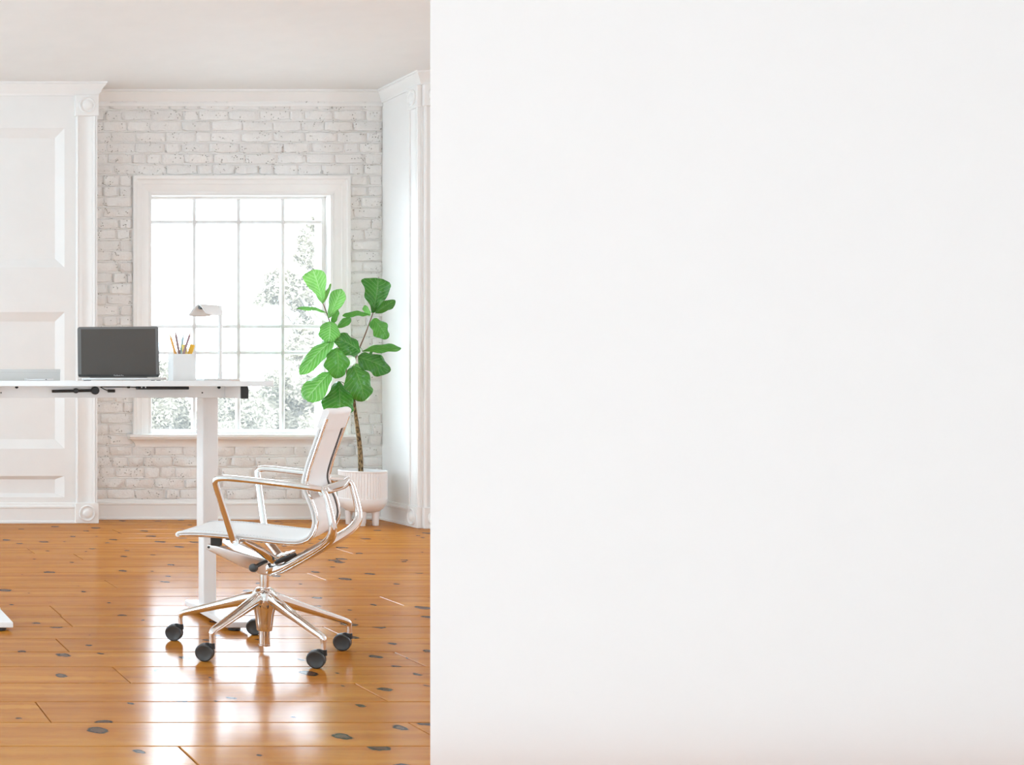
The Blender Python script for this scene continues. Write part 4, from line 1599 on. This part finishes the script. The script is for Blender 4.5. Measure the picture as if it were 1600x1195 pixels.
def leaf(b, t, w, d0=9.0, dt=0.0, face=(0, -1, 0.25), mat_=None, bend=.12, cup=.10, shape='fiddle', twig=None, curl=0.0):
    """one fig leaf: base and tip spots with depths, full width w (enlarged-view pixels)"""
    B, T = pc(*b, d0), pc(*t, d0 + dt)
    ax = T - B
    L = ax.length
    W = w / 4.979 * d0 / F / 2
    u = ax / L
    nn = Vector(face)
    nn = (nn - u * nn.dot(u)).normalized()
    sd = u.cross(nn).normalized()
    if shape == 'fiddle':
        ks = [(0, .05), (.06, .22), (.15, .42), (.3, .60), (.45, .78), (.6, .95), (.72, 1.0), (.84, .90), (.93, .66), (.98, .38), (1, .14)]
    elif shape == 'fan':
        ks = [(0, .05), (.08, .18), (.2, .36), (.4, .60), (.6, .82), (.78, .98), (.88, 1.0), (.95, .80), (.985, .50), (1, .25)]
    elif shape == 'long':
        ks = [(0, .06), (.08, .3), (.2, .6), (.4, .9), (.55, 1.0), (.7, .95), (.84, .75), (.94, .45), (1, .10)]
    else:
        ks = [(0, .12), (.05, .42), (.14, .70), (.28, .92), (.45, 1.0), (.6, .98), (.75, .86), (.87, .64), (.95, .38), (1, .08)]
    N, M = 22, 12
    rg = random.Random(int(b[0] * 7 + b[1] * 3 + w))
    ph = rg.uniform(0, 6)
    rows, uvs = [], []
    for i in range(N + 1):
        s_ = i / N
        for (a0, w0), (a1, w1) in zip(ks, ks[1:]):
            if a0 <= s_ <= a1:
                ww = w0 + (w1 - w0) * (s_ - a0) / (a1 - a0)
                break
        row, ur = [], []
        for j in range(M + 1):
            v = -1 + 2 * j / M
            edge = abs(v) ** 3
            side_len = v * ww * W * (1 + (.035 * math.sin(9 * s_ + ph * (1 if v > 0 else 2)) + .022 * math.sin(21 * s_ + ph)) * abs(v))
            h = bend * L * (4 * s_ * (1 - s_)) * .5 - bend * .4 * L * s_ * s_
            h -= cup * W * 2 * (v * v) * ww
            h += .16 * W * edge * math.sin(13 * s_ + ph + (1.6 if v > 0 else 0))
            # swelling between the side veins
            q_ = (8 * s_ - 2.5 * abs(v)) % 1.0
            h += .10 * W * math.sin(math.pi * q_) * (1 - abs(v) ** 4) * min(1, 4 * abs(v))
            # curl of one margin
            h += curl * W * max(0, v) ** 2
            row.append(B + u * (L * s_) + sd * side_len + nn * h)
            ur.append((s_, .5 + v * .5))
        rows.append(row)
        uvs.append(ur)
    mb_ = MB()
    mb_.grid(rows, uvs)
    o = add('leaf', mb_, mat_ or LEAF, fig, True, 80, normals=False)
    if twig is not None:
        S = pc(*twig)
        add('leaf_stalk', MB().tube([S, S.lerp(B, .6) + Vector((0, 0, .006)), B], [.0028, .0022, .0022], n=6, smooth=4), LEAF, fig)
    return o


# left branch, top down
leaf((272, 318), (196, 55), 178, 8.95, .02, (-.1, -1, .1), LEAFPALE, .10, .12, 'fan')
leaf((272, 318), (342, 168), 62, 8.93, -.03, (.8, -.6, .2), LEAFPALE, .12, .25, 'long')
leaf((318, 432), (418, 203), 122, 8.93, .0, (-.3, -1, .1), LEAFPALE, .18, .22, 'fiddle')
leaf((300, 395), (72, 345), 62, 8.95, -.02, (.1, -.55, .8), LEAFPALE, .2, .12, 'long')
leaf((318, 462), (190, 372), 60, 8.98, .03, (.1, -.8, -.5), LEAFBACK, .1, .12, 'long')
leaf((345, 486), (392, 368), 66, 8.94, -.02, (.4, -1, .1), LEAF, .1, .2, 'long')
leaf((383, 508), (490, 432), 66, 8.94, -.02, (.1, -1, .4), LEAF, .15, .15, 'long')
leaf((328, 462), (318, 625), 160, 8.90, -.03, (-.1, -1, .45), LEAFPALE, .16, .10, 'oval')
leaf((345, 605), (95, 860), 130, 8.90, -.04, (-.3, -1, .55), LEAFPALE, .20, .12, 'oval', (390, 640, 9.0))
leaf((385, 632), (250, 700), 90, 9.02, .03, (.1, -1, .2), LEAFBACK, .1, .1, 'long', (390, 640, 9.0))
leaf((560, 695), (372, 580), 190, 8.93, -.05, (.1, -1, .5), LEAF, .14, .10, 'oval', (540, 705, 9.06))
leaf((378, 665), (388, 900), 195, 8.86, -.03, (.1, -1, .35), LEAF, .15, .10, 'oval', (400, 660, 9.0))
leaf((340, 845), (140, 1062), 185, 8.92, -.03, (-.3, -1, .5), LEAFPALE, .16, .12, 'fiddle', (450, 820, 9.03))
leaf((345, 870), (255, 1050), 90, 8.96, .02, (.5, -1, .1), LEAFBACK, .12, .2, 'long', (450, 820, 9.03))
leaf((392, 925), (402, 1190), 258, 8.92, -.03, (-.05, -1, .4), LEAF, .14, .12, 'fiddle', (470, 960, 9.06))
leaf((505, 808), (600, 1075), 225, 8.84, -.04, (.1, -1, .4), LEAF, .16, .10, 'oval', (505, 815, 9.08))
leaf((560, 940), (625, 1070), 130, 8.98, .02, (0, -1, .2), LEAFBACK, .1, .1, 'oval')
leaf((545, 735), (800, 840), 190, 8.90, -.06, (.05, -1, .5), LEAF, .14, .10, 'oval', (535, 720, 9.06))
# right branch
leaf((660, 392), (706, 122), 236, 8.98, .02, (0, -1, .1), LEAF, .10, .10, 'fan')
leaf((680, 396), (832, 290), 86, 8.96, -.04, (-.1, -.8, .5), LEAF, .2, .2, 'long')
leaf((642, 412), (430, 402), 74, 8.96, -.02, (.0, -.6, .8), LEAF, .22, .12, 'long')
leaf((636, 415), (600, 330), 70, 9.0, .02, (.5, -1, 0), LEAFPALE, .12, .2, 'oval')
leaf((660, 440), (778, 590), 150, 8.94, -.03, (.2, -1, .3), LEAF, .15, .12, 'oval')
leaf((578, 690), (880, 655), 92, 8.94, -.07, (-.05, -.75, .65), LEAF, .16, .12, 'long', (560, 660, 9.05))
leaf((600, 690), (700, 655), 60, 9.0, 0, (.1, -1, -.2), LEAFBACK, .1, .1, 'long')
leaf((515, 800), (575, 830), 60, 9.03, 0, (.1, -1, .2), LEAFPALE, .1, .1, 'oval')
leaf((470, 800), (520, 735), 60, 9.04, 0, (.1, -1, .2), LEAFBACK, .1, .1, 'oval')
leaf((640, 720), (658, 685), 26, 8.98, 0, (.3, -1, .2), LEAF, .2, .3, 'oval')
